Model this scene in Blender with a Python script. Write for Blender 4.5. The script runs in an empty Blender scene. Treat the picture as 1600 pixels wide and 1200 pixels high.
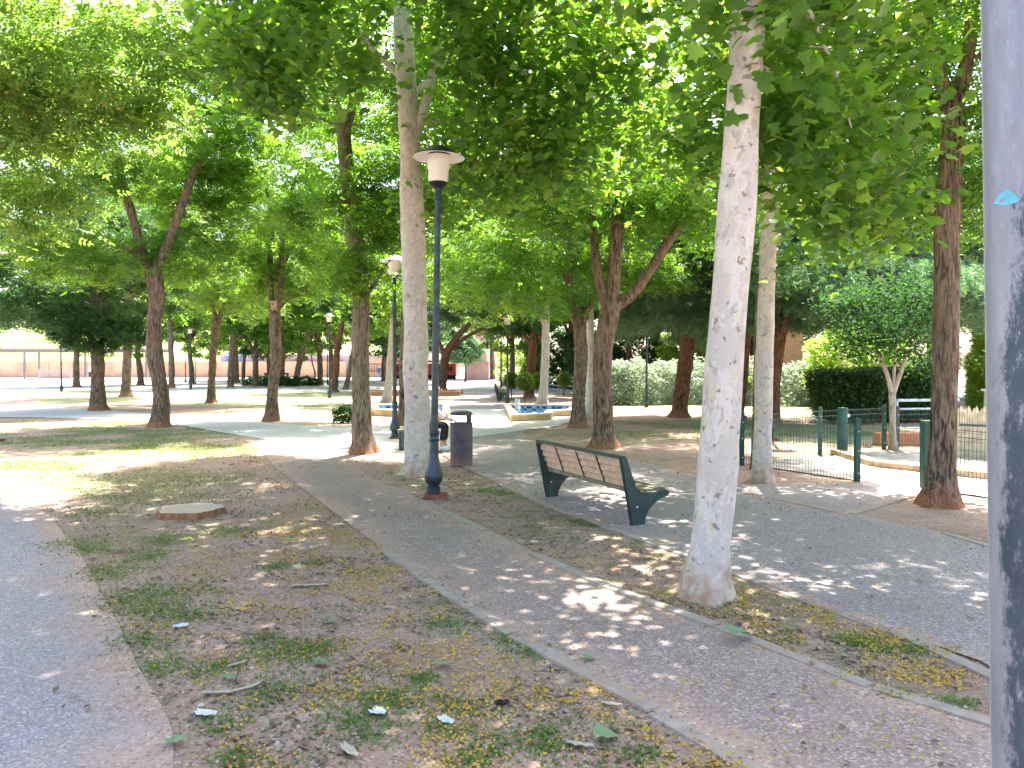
import bpy, bmesh, math, random
import numpy as np
from mathutils import Vector, Matrix, noise as mnoise
rad = math.radians
random.seed(7); RNG = np.random.default_rng(11)
sc = bpy.context.scene
COL = sc.collection

# ------------------------------------------------------------------ camera
CH = 1.65; F = 1200.0; PITCH = rad(-1.34)
cam = bpy.data.cameras.new('camera'); cam.sensor_width = 36; cam.lens = 27.0
cam.clip_start = 0.05; cam.clip_end = 2000
co = bpy.data.objects.new('camera', cam); COL.objects.link(co)
co.location = (0, 0, CH); co.rotation_euler = (rad(90) + PITCH, 0, 0); sc.camera = co
CP, SP = math.cos(PITCH), math.sin(PITCH)
def ray(px, py):
    u = (px - 800) / F; v = (600 - py) / F
    return Vector((u, CP - v * SP, SP + v * CP))
def P(px, py, Y):
    d = ray(px, py); t = Y / d.y
    return Vector((d.x * t, Y, CH + d.z * t))
def G(px, py, z=0.0):
    d = ray(px, py); t = (z - CH) / d.z
    return Vector((d.x * t, d.y * t, z))

# ------------------------------------------------------------------ materials
class NT:
    def __init__(s, name):
        s.m = bpy.data.materials.new(name); s.m.use_nodes = True
        s.t = s.m.node_tree; s.t.nodes.clear()
        s.out = s.n('ShaderNodeOutputMaterial')
        s._co = None
    def n(s, typ, **kw):
        nd = s.t.nodes.new(typ)
        for k, v in kw.items():
            if k[0] == 'i' and k[1:].isdigit(): nd.inputs[int(k[1:])].default_value = v
            else: setattr(nd, k, v)
        return nd
    def l(s, a, b): s.t.links.new(a, b)
    def co(s, kind='Object', scale=None):
        if s._co is None: s._co = s.n('ShaderNodeTexCoord')
        o = s._co.outputs[kind]
        if scale is None: return o
        mp = s.n('ShaderNodeMapping'); s.l(o, mp.inputs[0]); mp.inputs['Scale'].default_value = scale
        return mp.outputs[0]
    def noise(s, sc_, det=4, rough=.55, vec=None, dist=0):
        nd = s.n('ShaderNodeTexNoise'); nd.inputs['Scale'].default_value = sc_
        nd.inputs['Detail'].default_value = det; nd.inputs['Roughness'].default_value = rough
        nd.inputs['Distortion'].default_value = dist
        s.l(vec if vec is not None else s.co(), nd.inputs['Vector']); return nd.outputs[0]
    def vor(s, sc_, vec=None, feat='F1', out='Distance'):
        nd = s.n('ShaderNodeTexVoronoi'); nd.feature = feat; nd.inputs['Scale'].default_value = sc_
        s.l(vec if vec is not None else s.co(), nd.inputs['Vector']); return nd.outputs[out]
    def ramp(s, fac, stops, interp='LINEAR'):
        nd = s.n('ShaderNodeValToRGB'); cr = nd.color_ramp; cr.interpolation = interp
        while len(cr.elements) < len(stops): cr.elements.new(.5)
        for e, (p, c) in zip(cr.elements, stops):
            e.position = p; e.color = (c, c, c, 1) if isinstance(c, (int, float)) else (*c, 1)
        s.l(fac, nd.inputs[0]); return nd.outputs[0]
    def mix(s, fac, a, b, mode='MIX'):
        nd = s.n('ShaderNodeMix', data_type='RGBA', blend_type=mode)
        for v, i in ((fac, 0), (a, 6), (b, 7)):
            if isinstance(v, (int, float)): nd.inputs[i].default_value = v if i == 0 else (v, v, v, 1)
            elif isinstance(v, tuple): nd.inputs[i].default_value = (*v, 1)
            else: s.l(v, nd.inputs[i])
        return nd.outputs[2]
    def math(s, op, a, b=0.0, clamp=False):
        nd = s.n('ShaderNodeMath', operation=op, use_clamp=clamp)
        for v, i in ((a, 0), (b, 1)):
            if isinstance(v, (int, float)): nd.inputs[i].default_value = v
            else: s.l(v, nd.inputs[i])
        return nd.outputs[0]
    def z(s):
        sp = s.n('ShaderNodeSeparateXYZ'); s.l(s.co(), sp.inputs[0]); return sp.outputs[2]
    def bsdf(s, color, rough=.8, metal=0, spec=.3, bump=None, bstr=.3, bdist=.02, **kw):
        b = s.n('ShaderNodeBsdfPrincipled')
        for v, k in ((color, 'Base Color'), (rough, 'Roughness'), (metal, 'Metallic'), (spec, 'Specular IOR Level')):
            if isinstance(v, (int, float)): b.inputs[k].default_value = v
            elif isinstance(v, tuple): b.inputs[k].default_value = (*v, 1)
            else: s.l(v, b.inputs[k])
        for k, v in kw.items(): b.inputs[k].default_value = v
        if bump is not None:
            bp = s.n('ShaderNodeBump'); bp.inputs['Strength'].default_value = bstr; bp.inputs['Distance'].default_value = bdist
            s.l(bump, bp.inputs['Height']); s.l(bp.outputs[0], b.inputs['Normal'])
        return b.outputs[0]
    def done(s, sh): s.l(sh, s.out.inputs[0]); return s.m

def plain(name, c, rough=.7, metal=0, spec=.3, var=.25, scale=6, bstr=.15):
    t = NT(name); n = t.noise(scale, 6)
    col = t.mix(t.ramp(n, [(.35, 0.0), (.65, 1.0)]), tuple(x * (1 - var) for x in c), tuple(min(1, x * (1 + var)) for x in c))
    return t.done(t.bsdf(col, rough, metal, spec, bump=t.noise(scale * 8, 4), bstr=bstr, bdist=.005))

def leafmat(name, cols, tcols, tfac=.5, rough=.45, spec=.35):
    t = NT(name)
    g = t.n('ShaderNodeNewGeometry'); r = g.outputs['Random Per Island']
    n = t.noise(.55, 2)
    f = t.math('ADD', t.math('MULTIPLY', r, .6), t.math('MULTIPLY', n, .4), True)
    k = len(cols)
    c1 = t.ramp(f, [(i / (k - 1) * .7 + .15, c) for i, c in enumerate(cols)])
    c2 = t.ramp(f, [(i / (k - 1) * .7 + .15, c) for i, c in enumerate(tcols)])
    d = t.bsdf(c1, rough, 0, spec)
    tr = t.n('ShaderNodeBsdfTranslucent'); t.l(c2, tr.inputs[0])
    mx = t.n('ShaderNodeMixShader'); mx.inputs[0].default_value = tfac
    t.l(d, mx.inputs[1]); t.l(tr.outputs[0], mx.inputs[2])
    return t.done(mx.outputs[0])

M = {}
M['plane_leaf'] = leafmat('plane_leaf', [(.028, .078, .017), (.044, .11, .025), (.075, .145, .035)], [(.14, .34, .02), (.27, .50, .03), (.44, .60, .07)], .52)
M['melia_leaf'] = leafmat('melia_leaf', [(.020, .062, .014), (.032, .09, .018), (.06, .125, .025)], [(.13, .36, .02), (.26, .52, .025), (.44, .60, .05)], .53)
M['melia_pale'] = leafmat('melia_pale', [(.05, .12, .03), (.09, .18, .04), (.14, .21, .05)], [(.22, .42, .05), (.34, .54, .07), (.46, .56, .10)], .52)
M['dark_leaf'] = leafmat('dark_leaf', [(.014, .045, .02), (.022, .062, .022), (.035, .085, .024)], [(.05, .16, .03), (.09, .24, .03), (.18, .34, .04)], .4)
M['pine_leaf'] = leafmat('pine_leaf', [(.08, .15, .085), (.12, .21, .12), (.17, .27, .15)], [(.11, .24, .07), (.16, .32, .10), (.22, .38, .13)], .38, .6)
M['olive_leaf'] = leafmat('olive_leaf', [(.22, .28, .20), (.30, .36, .26), (.40, .45, .34)], [(.25, .34, .18), (.32, .42, .22), (.4, .48, .3)], .35, .6)
M['lime_leaf'] = leafmat('lime_leaf', [(.10, .20, .02), (.16, .28, .03), (.24, .34, .04)], [(.3, .5, .03), (.42, .6, .05), (.5, .6, .08)], .5)
M['laurel_leaf'] = leafmat('laurel_leaf', [(.016, .045, .015), (.022, .06, .02), (.035, .08, .025)], [(.04, .12, .02), (.06, .17, .025), (.1, .22, .03)], .3, .75, .08)
M['olive_green'] = leafmat('olive_green', [(.06, .12, .02), (.10, .17, .03), (.2, .24, .08)], [(.2, .36, .03), (.3, .45, .05), (.4, .5, .1)], .45)
M['box_leaf'] = leafmat('box_leaf', [(.02, .055, .015), (.03, .08, .02), (.055, .11, .025)], [(.05, .14, .02), (.09, .2, .02), (.14, .26, .03)], .3, .35, .5)
M['blossom'] = leafmat('blossom', [(.45, .22, .05), (.5, .3, .08), (.5, .16, .04)], [(.5, .25, .05), (.55, .35, .06), (.5, .2, .05)], .4)
M['grass'] = leafmat('grass', [(.05, .11, .02), (.08, .16, .03), (.17, .20, .06)], [(.12, .28, .03), (.2, .38, .04), (.3, .38, .08)], .4, .6)
M['petal'] = leafmat('petal', [(.42, .24, .03), (.55, .34, .05), (.48, .38, .14)], [(.5, .3, .03), (.6, .4, .05), (.5, .4, .1)], .3, .7)
M['litter'] = leafmat('litter', [(.12, .08, .05), (.22, .16, .10), (.34, .29, .22)], [(.1, .07, .03), (.2, .15, .07), (.25, .2, .1)], .15, .8)
M['pebble'] = leafmat('pebble', [(.17, .11, .08), (.32, .23, .18), (.5, .43, .37)], [(.2, .15, .1), (.2, .15, .1), (.2, .15, .1)], .01, .9, .1)
M['fallen_leaf'] = leafmat('fallen_leaf', [(.13, .21, .10), (.17, .25, .13), (.22, .28, .16)], [(.15, .3, .12), (.2, .35, .15), (.2, .35, .15)], .2, .6)

def barkmat(name, dark, light, soil=(.40, .17, .08), soilh=.30, vs=1.0, bd=.02):
    t = NT(name); v = t.co('Object', (20 * vs, 20 * vs, 3.6 * vs))
    n1 = t.noise(1.0, 6, .65, v, 1.2)
    n2 = t.noise(1.6, 3)
    ridge = t.ramp(n1, [(.42, 0.0), (.5, .5), (.60, 1.0)])
    c = t.mix(ridge, dark, light)
    c = t.mix(t.ramp(n2, [(.4, 0.0), (.7, .6)]), c, tuple(x * .75 for x in light))
    sz = t.math('ADD', t.z(), t.math('MULTIPLY', t.noise(5, 4), .5))
    sf = t.ramp(sz, [(0, .85), (min(.99, soilh), .8), (min(1, soilh + .22), 0.0)])
    sc_ = t.mix(ridge, tuple(x * .55 for x in soil), soil)
    c = t.mix(sf, c, sc_)
    return t.done(t.bsdf(c, .92, 0, .12, bump=n1, bstr=.9, bdist=bd))
M['melia_bark'] = barkmat('melia_bark', (.045, .031, .023), (.28, .20, .14), bd=.04)
M['grey_bark'] = barkmat('grey_bark', (.06, .048, .036), (.29, .235, .16), bd=.04)
M['red_bark'] = barkmat('red_bark', (.05, .025, .018), (.24, .12, .075), (.35, .17, .09), .3, bd=.03)
M['pale_bark'] = barkmat('pale_bark', (.22, .18, .14), (.44, .40, .33), (.40, .24, .14), .2, .8, .008)
def planebark():
    t = NT('plane_bark')
    v = t.co('Object', (7.5, 7.5, 4.0)); nv = t.n('ShaderNodeTexNoise'); nv.inputs['Scale'].default_value = 5; t.l(t.co(), nv.inputs['Vector'])
    vm = t.n('ShaderNodeVectorMath', operation='MULTIPLY_ADD'); t.l(nv.outputs[1], vm.inputs[0]); vm.inputs[1].default_value = (1.4, 1.4, 1.4); t.l(v, vm.inputs[2])
    a = t.noise(1.3, 5, .65, vm.outputs[0]); b = t.noise(1.9, 5, .6, vm.outputs[0]); fine = t.noise(30, 5, .6)
    c = t.mix(t.ramp(a, [(.47, 0.0), (.50, 1.0)]), (.60, .53, .46), (.50, .45, .39))
    c = t.mix(t.ramp(b, [(.57, 0.0), (.59, .9)]), c, (.55, .48, .34))
    c = t.mix(t.ramp(t.noise(1.7, 4, .6, vm.outputs[0]), [(.58, 0.0), (.60, .75)]), c, (.38, .33, .285))
    c = t.mix(t.ramp(t.noise(13, 3, .6), [(.63, 0.0), (.67, .8)]), c, (.20, .15, .11))
    c = t.mix(.25, c, t.ramp(fine, [(.3, .35), (.7, .75)]), 'MULTIPLY')
    sz = t.math('ADD', t.z(), t.math('MULTIPLY', t.noise(7, 5), .55))
    c = t.mix(t.ramp(sz, [(.0, .95), (.38, .75), (.62, 0.0)]), c, t.mix(t.ramp(t.noise(9, 5, .7), [(.4, 0.0), (.6, 1.0)]), (.28, .13, .07), (.44, .34, .25)))
    h = t.math('ADD', a, t.math('MULTIPLY', fine, .25))
    return t.done(t.bsdf(c, .75, 0, .25, bump=h, bstr=.35, bdist=.02))
M['plane_bark'] = planebark()

def dirt_color(t):
    n = t.noise(.35, 5, .6); m = t.noise(2.3, 6, .65); f = t.noise(22, 6, .75); p = t.vor(75, out='Color')
    c = t.mix(t.ramp(n, [(.35, 0.0), (.65, 1.0)]), (.36, .22, .165), (.39, .27, .21))
    c = t.mix(t.ramp(m, [(.35, 0.0), (.7, .8)]), c, (.25, .155, .115))
    c = t.mix(t.ramp(f, [(.42, 0.0), (.70, .75)]), c, (.45, .34, .27))
    c = t.mix(t.ramp(f, [(.30, .7), (.42, 0.0)]), c, (.16, .10, .07))
    sp = t.n('ShaderNodeSeparateColor'); t.l(p, sp.inputs[0])
    c = t.mix(t.ramp(sp.outputs[0], [(.90, 0.0), (.95, .6)]), c, (.55, .48, .40))
    c = t.mix(t.ramp(sp.outputs[1], [(.90, 0.0), (.95, .7)]), c, (.13, .085, .06))
    return c, t.math('ADD', f, t.math('MULTIPLY', m, 1.5))
def ground_dirt():
    t = NT('dirt'); c, h = dirt_color(t)
    gm = t.math('MULTIPLY', t.ramp(t.noise(.16, 4, .6), [(.46, 0.0), (.56, 1.0)]), t.ramp(t.noise(4, 5, .7), [(.42, 0.0), (.6, .8)]))
    c = t.mix(gm, c, (.12, .14, .05))
    return t.done(t.bsdf(c, .95, 0, .1, bump=h, bstr=.85, bdist=.035))
M['dirt'] = ground_dirt()
def paving(name, base, stone, dirtc=(.31, .21, .15), sc_=75, edge=.35):
    t = NT(name)
    at = t.n('ShaderNodeAttribute', attribute_name='edge')
    p = t.vor(sc_, out='Color'); sp = t.n('ShaderNodeSeparateColor'); t.l(p, sp.inputs[0])
    c = t.mix(t.ramp(sp.outputs[0], [(.1, 0.0), (.72, .3), (.90, 1.0)]), base, stone)
    c = t.mix(t.ramp(sp.outputs[1], [(.7, 0.0), (.95, .7)]), c, tuple(x * .55 for x in base))
    c = t.mix(t.ramp(t.noise(.6, 5, .6), [(.3, 0.0), (.7, .45)]), c, tuple(x * .8 for x in base))
    big = t.ramp(t.noise(1.1, 5, .65), [(.52, 0.0), (.72, .55)])
    c = t.mix(big, c, dirtc)
    e = t.math('ADD', at.outputs['Fac'], t.math('MULTIPLY', t.math('SUBTRACT', t.noise(1.8, 6, .7), .5), 1.8))
    c = t.mix(t.ramp(e, [(.0, 1.0), (edge, 0.0)]), c, dirt_color(t)[0])
    h = t.math('ADD', t.vor(sc_), t.math('MULTIPLY', t.noise(3, 4), 1.0))
    return t.done(t.bsdf(c, .9, 0, .2, bump=h, bstr=.45, bdist=.01))
M['asphalt'] = paving('asphalt', (.235, .21, .215), (.46, .42, .41), (.33, .23, .18), 95, .7)
M['concrete_path'] = paving('concrete_path', (.24, .175, .15), (.46, .38, .33), (.33, .225, .17), 85, .4)
M['gravel_path'] = paving('gravel_path', (.235, .19, .175), (.46, .41, .38), (.32, .24, .20), 85, .16)
M['plaza'] = paving('plaza', (.42, .40, .37), (.55, .53, .5), (.42, .36, .3), 30, .1)
M['sand'] = plain('sand', (.34, .30, .26), .95, 0, .1, .3, 3, .4)
def kerbmat():
    t = NT('kerb')
    c = t.mix(t.ramp(t.noise(9, 6, .7), [(.35, 0.0), (.65, 1.0)]), (.24, .20, .17), (.35, .295, .245))
    c = t.mix(t.ramp(t.noise(1.4, 6, .7), [(.45, 0.0), (.66, .9)]), c, (.31, .22, .16))
    return t.done(t.bsdf(c, .92, 0, .15, bump=t.noise(45, 5, .7), bstr=.5, bdist=.008))
M['kerb'] = kerbmat()
def lawnmat():
    t = NT('lawn'); at = t.n('ShaderNodeAttribute', attribute_name='edge')
    c = t.mix(t.ramp(t.noise(.5, 6, .65), [(.40, 0.0), (.58, 1.0)]), (.36, .30, .21), t.mix(t.noise(6, 5), (.10, .16, .04), (.22, .25, .09)))
    e = t.math('ADD', at.outputs['Fac'], t.math('SUBTRACT', t.noise(.8, 6, .7), .5))
    c = t.mix(t.ramp(e, [(.1, 1.0), (.7, 0.0)]), c, (.36, .28, .20))
    return t.done(t.bsdf(c, .95, 0, .1, bump=t.noise(30, 5), bstr=.6, bdist=.03))
M['lawn'] = lawnmat()
M['hill'] = plain('hill', (.34, .38, .13), .95, 0, .1, .25, .15, .3)
M['green_metal'] = plain('green_metal', (.012, .035, .032), .42, 0, .5, .4, 9, .1)
M['post_metal'] = plain('post_metal', (.025, .04, .05), .38, .2, .5, .5, 12, .1)
M['fence_green'] = plain('fence_green', (.015, .075, .06), .5, 0, .4, .3, 5, .1)
M['wire'] = plain('wire', (.06, .09, .09), .5, .3, .4, .2, 5, .1)
M['gate_rail'] = plain('gate_rail', (.35, .45, .5), .5, .2, .4, .2, 5, .1)
M['rust_brick'] = plain('rust_brick', (.22, .08, .05), .9, 0, .1, .4, 18, .6)
M['opal'] = plain('opal', (.62, .57, .48), .35, 0, .5, .12, 4, .03)
M['white_paint'] = plain('white_paint', (.78, .77, .74), .5, 0, .4, .08, 5, .05)
M['pink_stone'] = plain('pink_stone', (.50, .29, .22), .9, 0, .1, .12, 1.5, .2)
M['terracotta'] = plain('terracotta', (.52, .29, .19), .9, 0, .1, .15, .6, .2)
M['lavender'] = plain('lavender', (.42, .36, .42), .9, 0, .1, .1, .6, .2)
M['grey_pink'] = plain('grey_pink', (.36, .26, .24), .9, 0, .1, .1, 2, .1)
M['blue'] = plain('blue', (.12, .26, .60), .7, 0, .2, .1, 2, .1)
M['red'] = plain('red', (.60, .10, .08), .7, 0, .2, .15, 2, .1)
M['cream_wall'] = plain('cream_wall', (.58, .54, .44), .9, 0, .1, .1, 1.5, .2)
M['ochre'] = plain('ochre', (.55, .38, .17), .85, 0, .2, .15, 4, .2)
M['wood_slat'] = plain('wood_slat', (.52, .34, .21), .6, 0, .3, .18, 14, .2)
M['seat_slat'] = plain('seat_slat', (.16, .15, .09), .5, 0, .4, .3, 14, .2)
M['picket'] = plain('picket', (.50, .44, .32), .8, 0, .2, .2, 8, .3)
M['beam'] = plain('beam', (.40, .28, .17), .8, 0, .2, .25, 8, .3)
M['dark_wood'] = plain('dark_wood', (.10, .035, .025), .6, 0, .3, .3, 8, .2)
M['pergola_wood'] = plain('pergola_wood', (.16, .14, .13), .8, 0, .2, .2, 8, .2)
M['water'] = plain('water', (.10, .25, .42), .08, 0, .6, .1, 2, .2)
M['skin'] = plain('skin', (.55, .33, .25), .6, 0, .3, .08, 8, .05)
M['shirt_white'] = plain('shirt_white', (.70, .68, .70), .85, 0, .2, .06, 8, .2)
M['cloth_black'] = plain('cloth_black', (.02, .02, .028), .85, 0, .2, .2, 8, .2)
M['cloth_blue'] = plain('cloth_blue', (.12, .18, .36), .85, 0, .2, .2, 8, .2)
M['hair'] = plain('hair', (.04, .022, .014), .7, 0, .3, .3, 30, .3)
M['black'] = plain('black', (.012, .012, .014), .6, 0, .3, .3, 10, .1)
M['paper'] = plain('paper', (.55, .56, .60), .8, 0, .2, .12, 30, .2)
M['bark_chip'] = plain('bark_chip', (.42, .36, .28), .9, 0, .1, .25, 30, .4)
M['sticker'] = plain('sticker', (.10, .34, .43), .6, 0, .3, .3, 18, .1)
def binmat():
    t = NT('bin_metal')
    c = t.mix(t.ramp(t.noise(6, 6, .6), [(.35, 0.0), (.65, 1.0)]), (.07, .055, .065), (.105, .085, .095))
    zz = t.math('ADD', t.z(), t.math('MULTIPLY', t.noise(6, 5), .35))
    c = t.mix(t.ramp(zz, [(.12, .9), (.42, 0.0)]), c, (.26, .15, .10))
    return t.done(t.bsdf(c, .55, .2, .4, bump=t.noise(40, 3), bstr=.1, bdist=.003))
M['bin'] = binmat()
def polemat():
    t = NT('worn_pole')
    at = t.n('ShaderNodeAttribute', attribute_name='side')
    v = t.co('Object', (9, 9, 4)); n = t.noise(2.2, 10, .72, v, .4); n2 = t.noise(.5, 4, .6, v)
    zz = t.math('MULTIPLY', t.math('SUBTRACT', t.z(), 1.62), .9)
    s = t.math('ADD', at.outputs['Fac'], t.math('MULTIPLY', t.math('SUBTRACT', n, .5), 1.1))
    s = t.math('SUBTRACT', s, t.ramp(zz, [(0, 0.0), (.45, .75)]))
    s = t.math('ADD', s, t.math('MULTIPLY', t.math('SUBTRACT', n2, .5), .5))
    galv = t.mix(t.ramp(t.noise(3, 8, .7, t.co('Object', (6, 6, 1.2))), [(.3, 0.0), (.7, 1.0)]), (.15, .16, .185), (.24, .255, .29))
    paint = t.mix(t.ramp(n2, [(.4, 0.0), (.6, 1.0)]), (.010, .026, .042), (.022, .045, .068))
    s = t.math('ADD', s, t.math('MULTIPLY', t.math('SUBTRACT', t.noise(14, 8, .8, v), .5), .7))
    mask = t.ramp(s, [(.42, 0.0), (.56, .92)])
    c = t.mix(mask, galv, paint)
    c = t.mix(t.ramp(t.noise(5, 12, .85, v), [(.53, 0.0), (.64, .8)]), c, (.27, .29, .33))
    return t.done(t.bsdf(c, t.ramp(n, [(.3, .4), (.7, .65)]), .25, .4, bump=mask, bstr=.2, bdist=.002))
M['pole'] = polemat()
def brickmat():
    t = NT('brick'); b = t.n('ShaderNodeTexBrick')
    mp = t.n('ShaderNodeMapping'); mp.inputs['Rotation'].default_value = (rad(90), 0, 0); t.l(t.co(), mp.inputs[0]); t.l(mp.outputs[0], b.inputs[0])
    b.inputs['Color1'].default_value = (.50, .24, .13, 1); b.inputs['Color2'].default_value = (.40, .18, .10, 1); b.inputs['Mortar'].default_value = (.5, .42, .35, 1)
    b.inputs['Scale'].default_value = 4.2; b.inputs['Mortar Size'].default_value = .012
    return t.done(t.bsdf(b.outputs[0], .9, 0, .1, bump=b.outputs[1], bstr=.3, bdist=.01))
M['brick'] = brickmat()
def tilemat():
    t = NT('blue_tile'); c = t.n('ShaderNodeTexChecker'); c.inputs['Scale'].default_value = 1.0
    t.l(t.co('Object', (5.5, 5.5, 11.0)), c.inputs[0])
    c.inputs[1].default_value = (.02, .05, .25, 1); c.inputs[2].default_value = (.45, .52, .66, 1)
    return t.done(t.bsdf(c.outputs[0], .25, 0, .5))
M['tile'] = tilemat()
def stumpmat():
    t = NT('cut_wood'); sp = t.n('ShaderNodeTexWave', wave_type='RINGS', rings_direction='Z')
    sp.inputs['Scale'].default_value = 9; sp.inputs['Distortion'].default_value = 3; t.l(t.co(), sp.inputs[0])
    c = t.mix(t.math('MULTIPLY', sp.outputs[1], .5), (.44, .34, .26), (.34, .26, .20))
    c = t.mix(t.ramp(t.noise(4, 5), [(.45, 0.0), (.7, .7)]), c, (.46, .40, .34))
    return t.done(t.bsdf(c, .9, 0, .1, bump=t.noise(30, 5), bstr=.4, bdist=.01))
M['cut_wood'] = stumpmat()

# ------------------------------------------------------------------ object helpers
def tag(o, label=None, cat=None, group=None, kind=None):
    if label: o['label'] = label
    if cat: o['category'] = cat
    if group: o['group'] = group
    if kind: o['kind'] = kind
    return o
def empty(name, loc, label=None, cat=None, group=None, rz=0):
    o = bpy.data.objects.new(name, None); COL.objects.link(o); o.location = loc; o.rotation_euler = (0, 0, rz)
    o.empty_display_size = .1
    return tag(o, label, cat, group)
def link(name, me, mat, parent=None, loc=None, smooth=True):
    o = bpy.data.objects.new(name, me); COL.objects.link(o)
    if mat and not me.materials: me.materials.append(M[mat])
    if parent: o.parent = parent
    if loc is not None: o.location = loc
    if smooth and len(me.polygons): me.polygons.foreach_set('use_smooth', [True] * len(me.polygons))
    return o
def np_mesh(name, V, T):
    me = bpy.data.meshes.new(name); k = T.shape[1]
    me.vertices.add(len(V)); me.vertices.foreach_set('co', np.ascontiguousarray(V, dtype=np.float32).ravel())
    me.loops.add(T.size); me.loops.foreach_set('vertex_index', np.ascontiguousarray(T, dtype=np.int32).ravel())
    me.polygons.add(len(T)); me.polygons.foreach_set('loop_start', np.arange(0, T.size, k, dtype=np.int32))
    me.update(calc_edges=True); return me
class MB:
    """collects shapes of one part"""
    def __init__(s, off=(0, 0, 0)): s.v = []; s.f = []; s.off = Vector(off)
    def add(s, vs, fs):
        b = len(s.v); s.v += [Vector(v) - s.off for v in vs]; s.f += [[b + i for i in f] for f in fs]; return s
    def box(s, c, size, rz=0, rx=0):
        x, y, z = [a / 2 for a in size]; m = Matrix.Rotation(rz, 3, 'Z') @ Matrix.Rotation(rx, 3, 'X'); c = Vector(c)
        vs = [c + m @ Vector(p) for p in ((-x, -y, -z), (x, -y, -z), (x, y, -z), (-x, y, -z), (-x, -y, z), (x, -y, z), (x, y, z), (-x, y, z))]
        return s.add(vs, [(3, 2, 1, 0), (4, 5, 6, 7), (0, 1, 5, 4), (1, 2, 6, 5), (2, 3, 7, 6), (3, 0, 4, 7)])
    def bar(s, a, b, w, h=None, n=4):
        a = Vector(a); b = Vector(b); d = (b - a).normalized(); h = h or w
        up = Vector((0, 0, 1)) if abs(d.z) < .95 else Vector((0, 1, 0))
        x = d.cross(up).normalized(); y = x.cross(d)
        ring = [(math.cos(2 * math.pi * (i + .5) / n), math.sin(2 * math.pi * (i + .5) / n)) for i in range(n)]
        k = 1 / math.cos(math.pi / n) if n == 4 else 1
        vs = [p + x * (cx * w / 2 * k) + y * (cy * h / 2 * k) for p in (a, b) for cx, cy in ring]
        fs = [(i, (i + 1) % n, n + (i + 1) % n, n + i) for i in range(n)] + [tuple(range(n - 1, -1, -1)), tuple(range(n, 2 * n))]
        return s.add(vs, fs)
    def lathe(s, c, prof, n=24, close=True):
        c = Vector(c); vs = []; fs = []
        for r, z in prof:
            vs += [c + Vector((r * math.cos(2 * math.pi * i / n), r * math.sin(2 * math.pi * i / n), z)) for i in range(n)]
        for j in range(len(prof) - 1):
            for i in range(n):
                a = j * n + i; b = j * n + (i + 1) % n; fs.append((a, b, b + n, a + n))
        if close: fs += [tuple(range(n - 1, -1, -1)), tuple(range((len(prof) - 1) * n, len(prof) * n))]
        return s.add(vs, fs)
    def tube(s, pts, rs, n=10, cap=True, rough=0, seed=0, flare=False):
        pts = [Vector(p) for p in pts]; vs = []; fs = []; x = None
        for j, (p, r) in enumerate(zip(pts, rs)):
            d = (pts[min(j + 1, len(pts) - 1)] - pts[max(j - 1, 0)]).normalized()
            if x is None: x = Vector((1, 0, 0)) if abs(d.x) < .9 else Vector((0, 1, 0))
            x = (x - d * x.dot(d)).normalized(); y = d.cross(x)
            for i in range(n):
                a = 2 * math.pi * i / n; rr = r
                dv = x * math.cos(a) + y * math.sin(a)
                if rough:
                    q = p + dv * r
                    rr = r * (1 + rough * mnoise.noise(Vector((q.x * 5 + seed, q.y * 5, q.z * 1.6))) + rough * .5 * mnoise.noise(Vector((q.x * 16, q.y * 16 + seed, q.z * 4))))
                    if flare:
                        hz = max(0, 1 - (p.z - pts[0].z) / .45)
                        rr *= 1 + .32 * hz ** 2 * (1 + .7 * math.sin(a * 5 + seed) + .4 * math.sin(a * 3 + seed * 2))
                vs.append(p + dv * rr)
        for j in range(len(pts) - 1):
            for i in range(n):
                a = j * n + i; b = j * n + (i + 1) % n; fs.append((a, b, b + n, a + n))
        if cap: fs += [tuple(range(n - 1, -1, -1)), tuple(range((len(pts) - 1) * n, len(pts) * n))]
        return s.add(vs, fs)
    def prism(s, poly, z0, z1):
        n = len(poly); vs = [Vector((p[0], p[1], z0)) for p in poly] + [Vector((p[0], p[1], z1)) for p in poly]
        return s.add(vs, [tuple(range(n - 1, -1, -1)), tuple(range(n, 2 * n))] + [(i, (i + 1) % n, n + (i + 1) % n, n + i) for i in range(n)])
    def mesh(s, name):
        me = bpy.data.meshes.new(name); me.from_pydata([tuple(v) for v in s.v], [], s.f); me.update(); return me
    def build(s, name, mat, parent=None, bevel=0, smooth=False, loc=None):
        me = s.mesh(name)
        if bevel:
            bm = bmesh.new(); bm.from_mesh(me)
            es = [e for e in bm.edges if len(e.link_faces) == 2 and e.calc_face_angle(0) > .6]
            bmesh.ops.bevel(bm, geom=es, offset=bevel, segments=2, affect='EDGES', clamp_overlap=True); bm.to_mesh(me); bm.free()
        o = link(name, me, mat, parent, loc, smooth)
        return o
def auto(o, ang=40):
    me = o.data; me.polygons.foreach_set('use_smooth', [True] * len(me.polygons))
    bm = bmesh.new(); bm.from_mesh(me)
    for e in bm.edges: e.smooth = not (len(e.link_faces) == 2 and e.calc_face_angle(0) > rad(ang))
    bm.to_mesh(me); bm.free(); return o
def catmull(pts, step):
    out = []; n = len(pts)
    for i in range(n - 1):
        p0, p1, p2, p3 = pts[max(i - 1, 0)], pts[i], pts[i + 1], pts[min(i + 2, n - 1)]
        k = max(2, int((p2.xyz - p1.xyz).length / step))
        for j in range(k):
            t = j / k
            out.append(.5 * ((2 * p1) + (p2 - p0) * t + (2 * p0 - 5 * p1 + 4 * p2 - p3) * t * t + (3 * p1 - p0 - 3 * p2 + p3) * t ** 3))
    out.append(pts[-1]); return out

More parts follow.
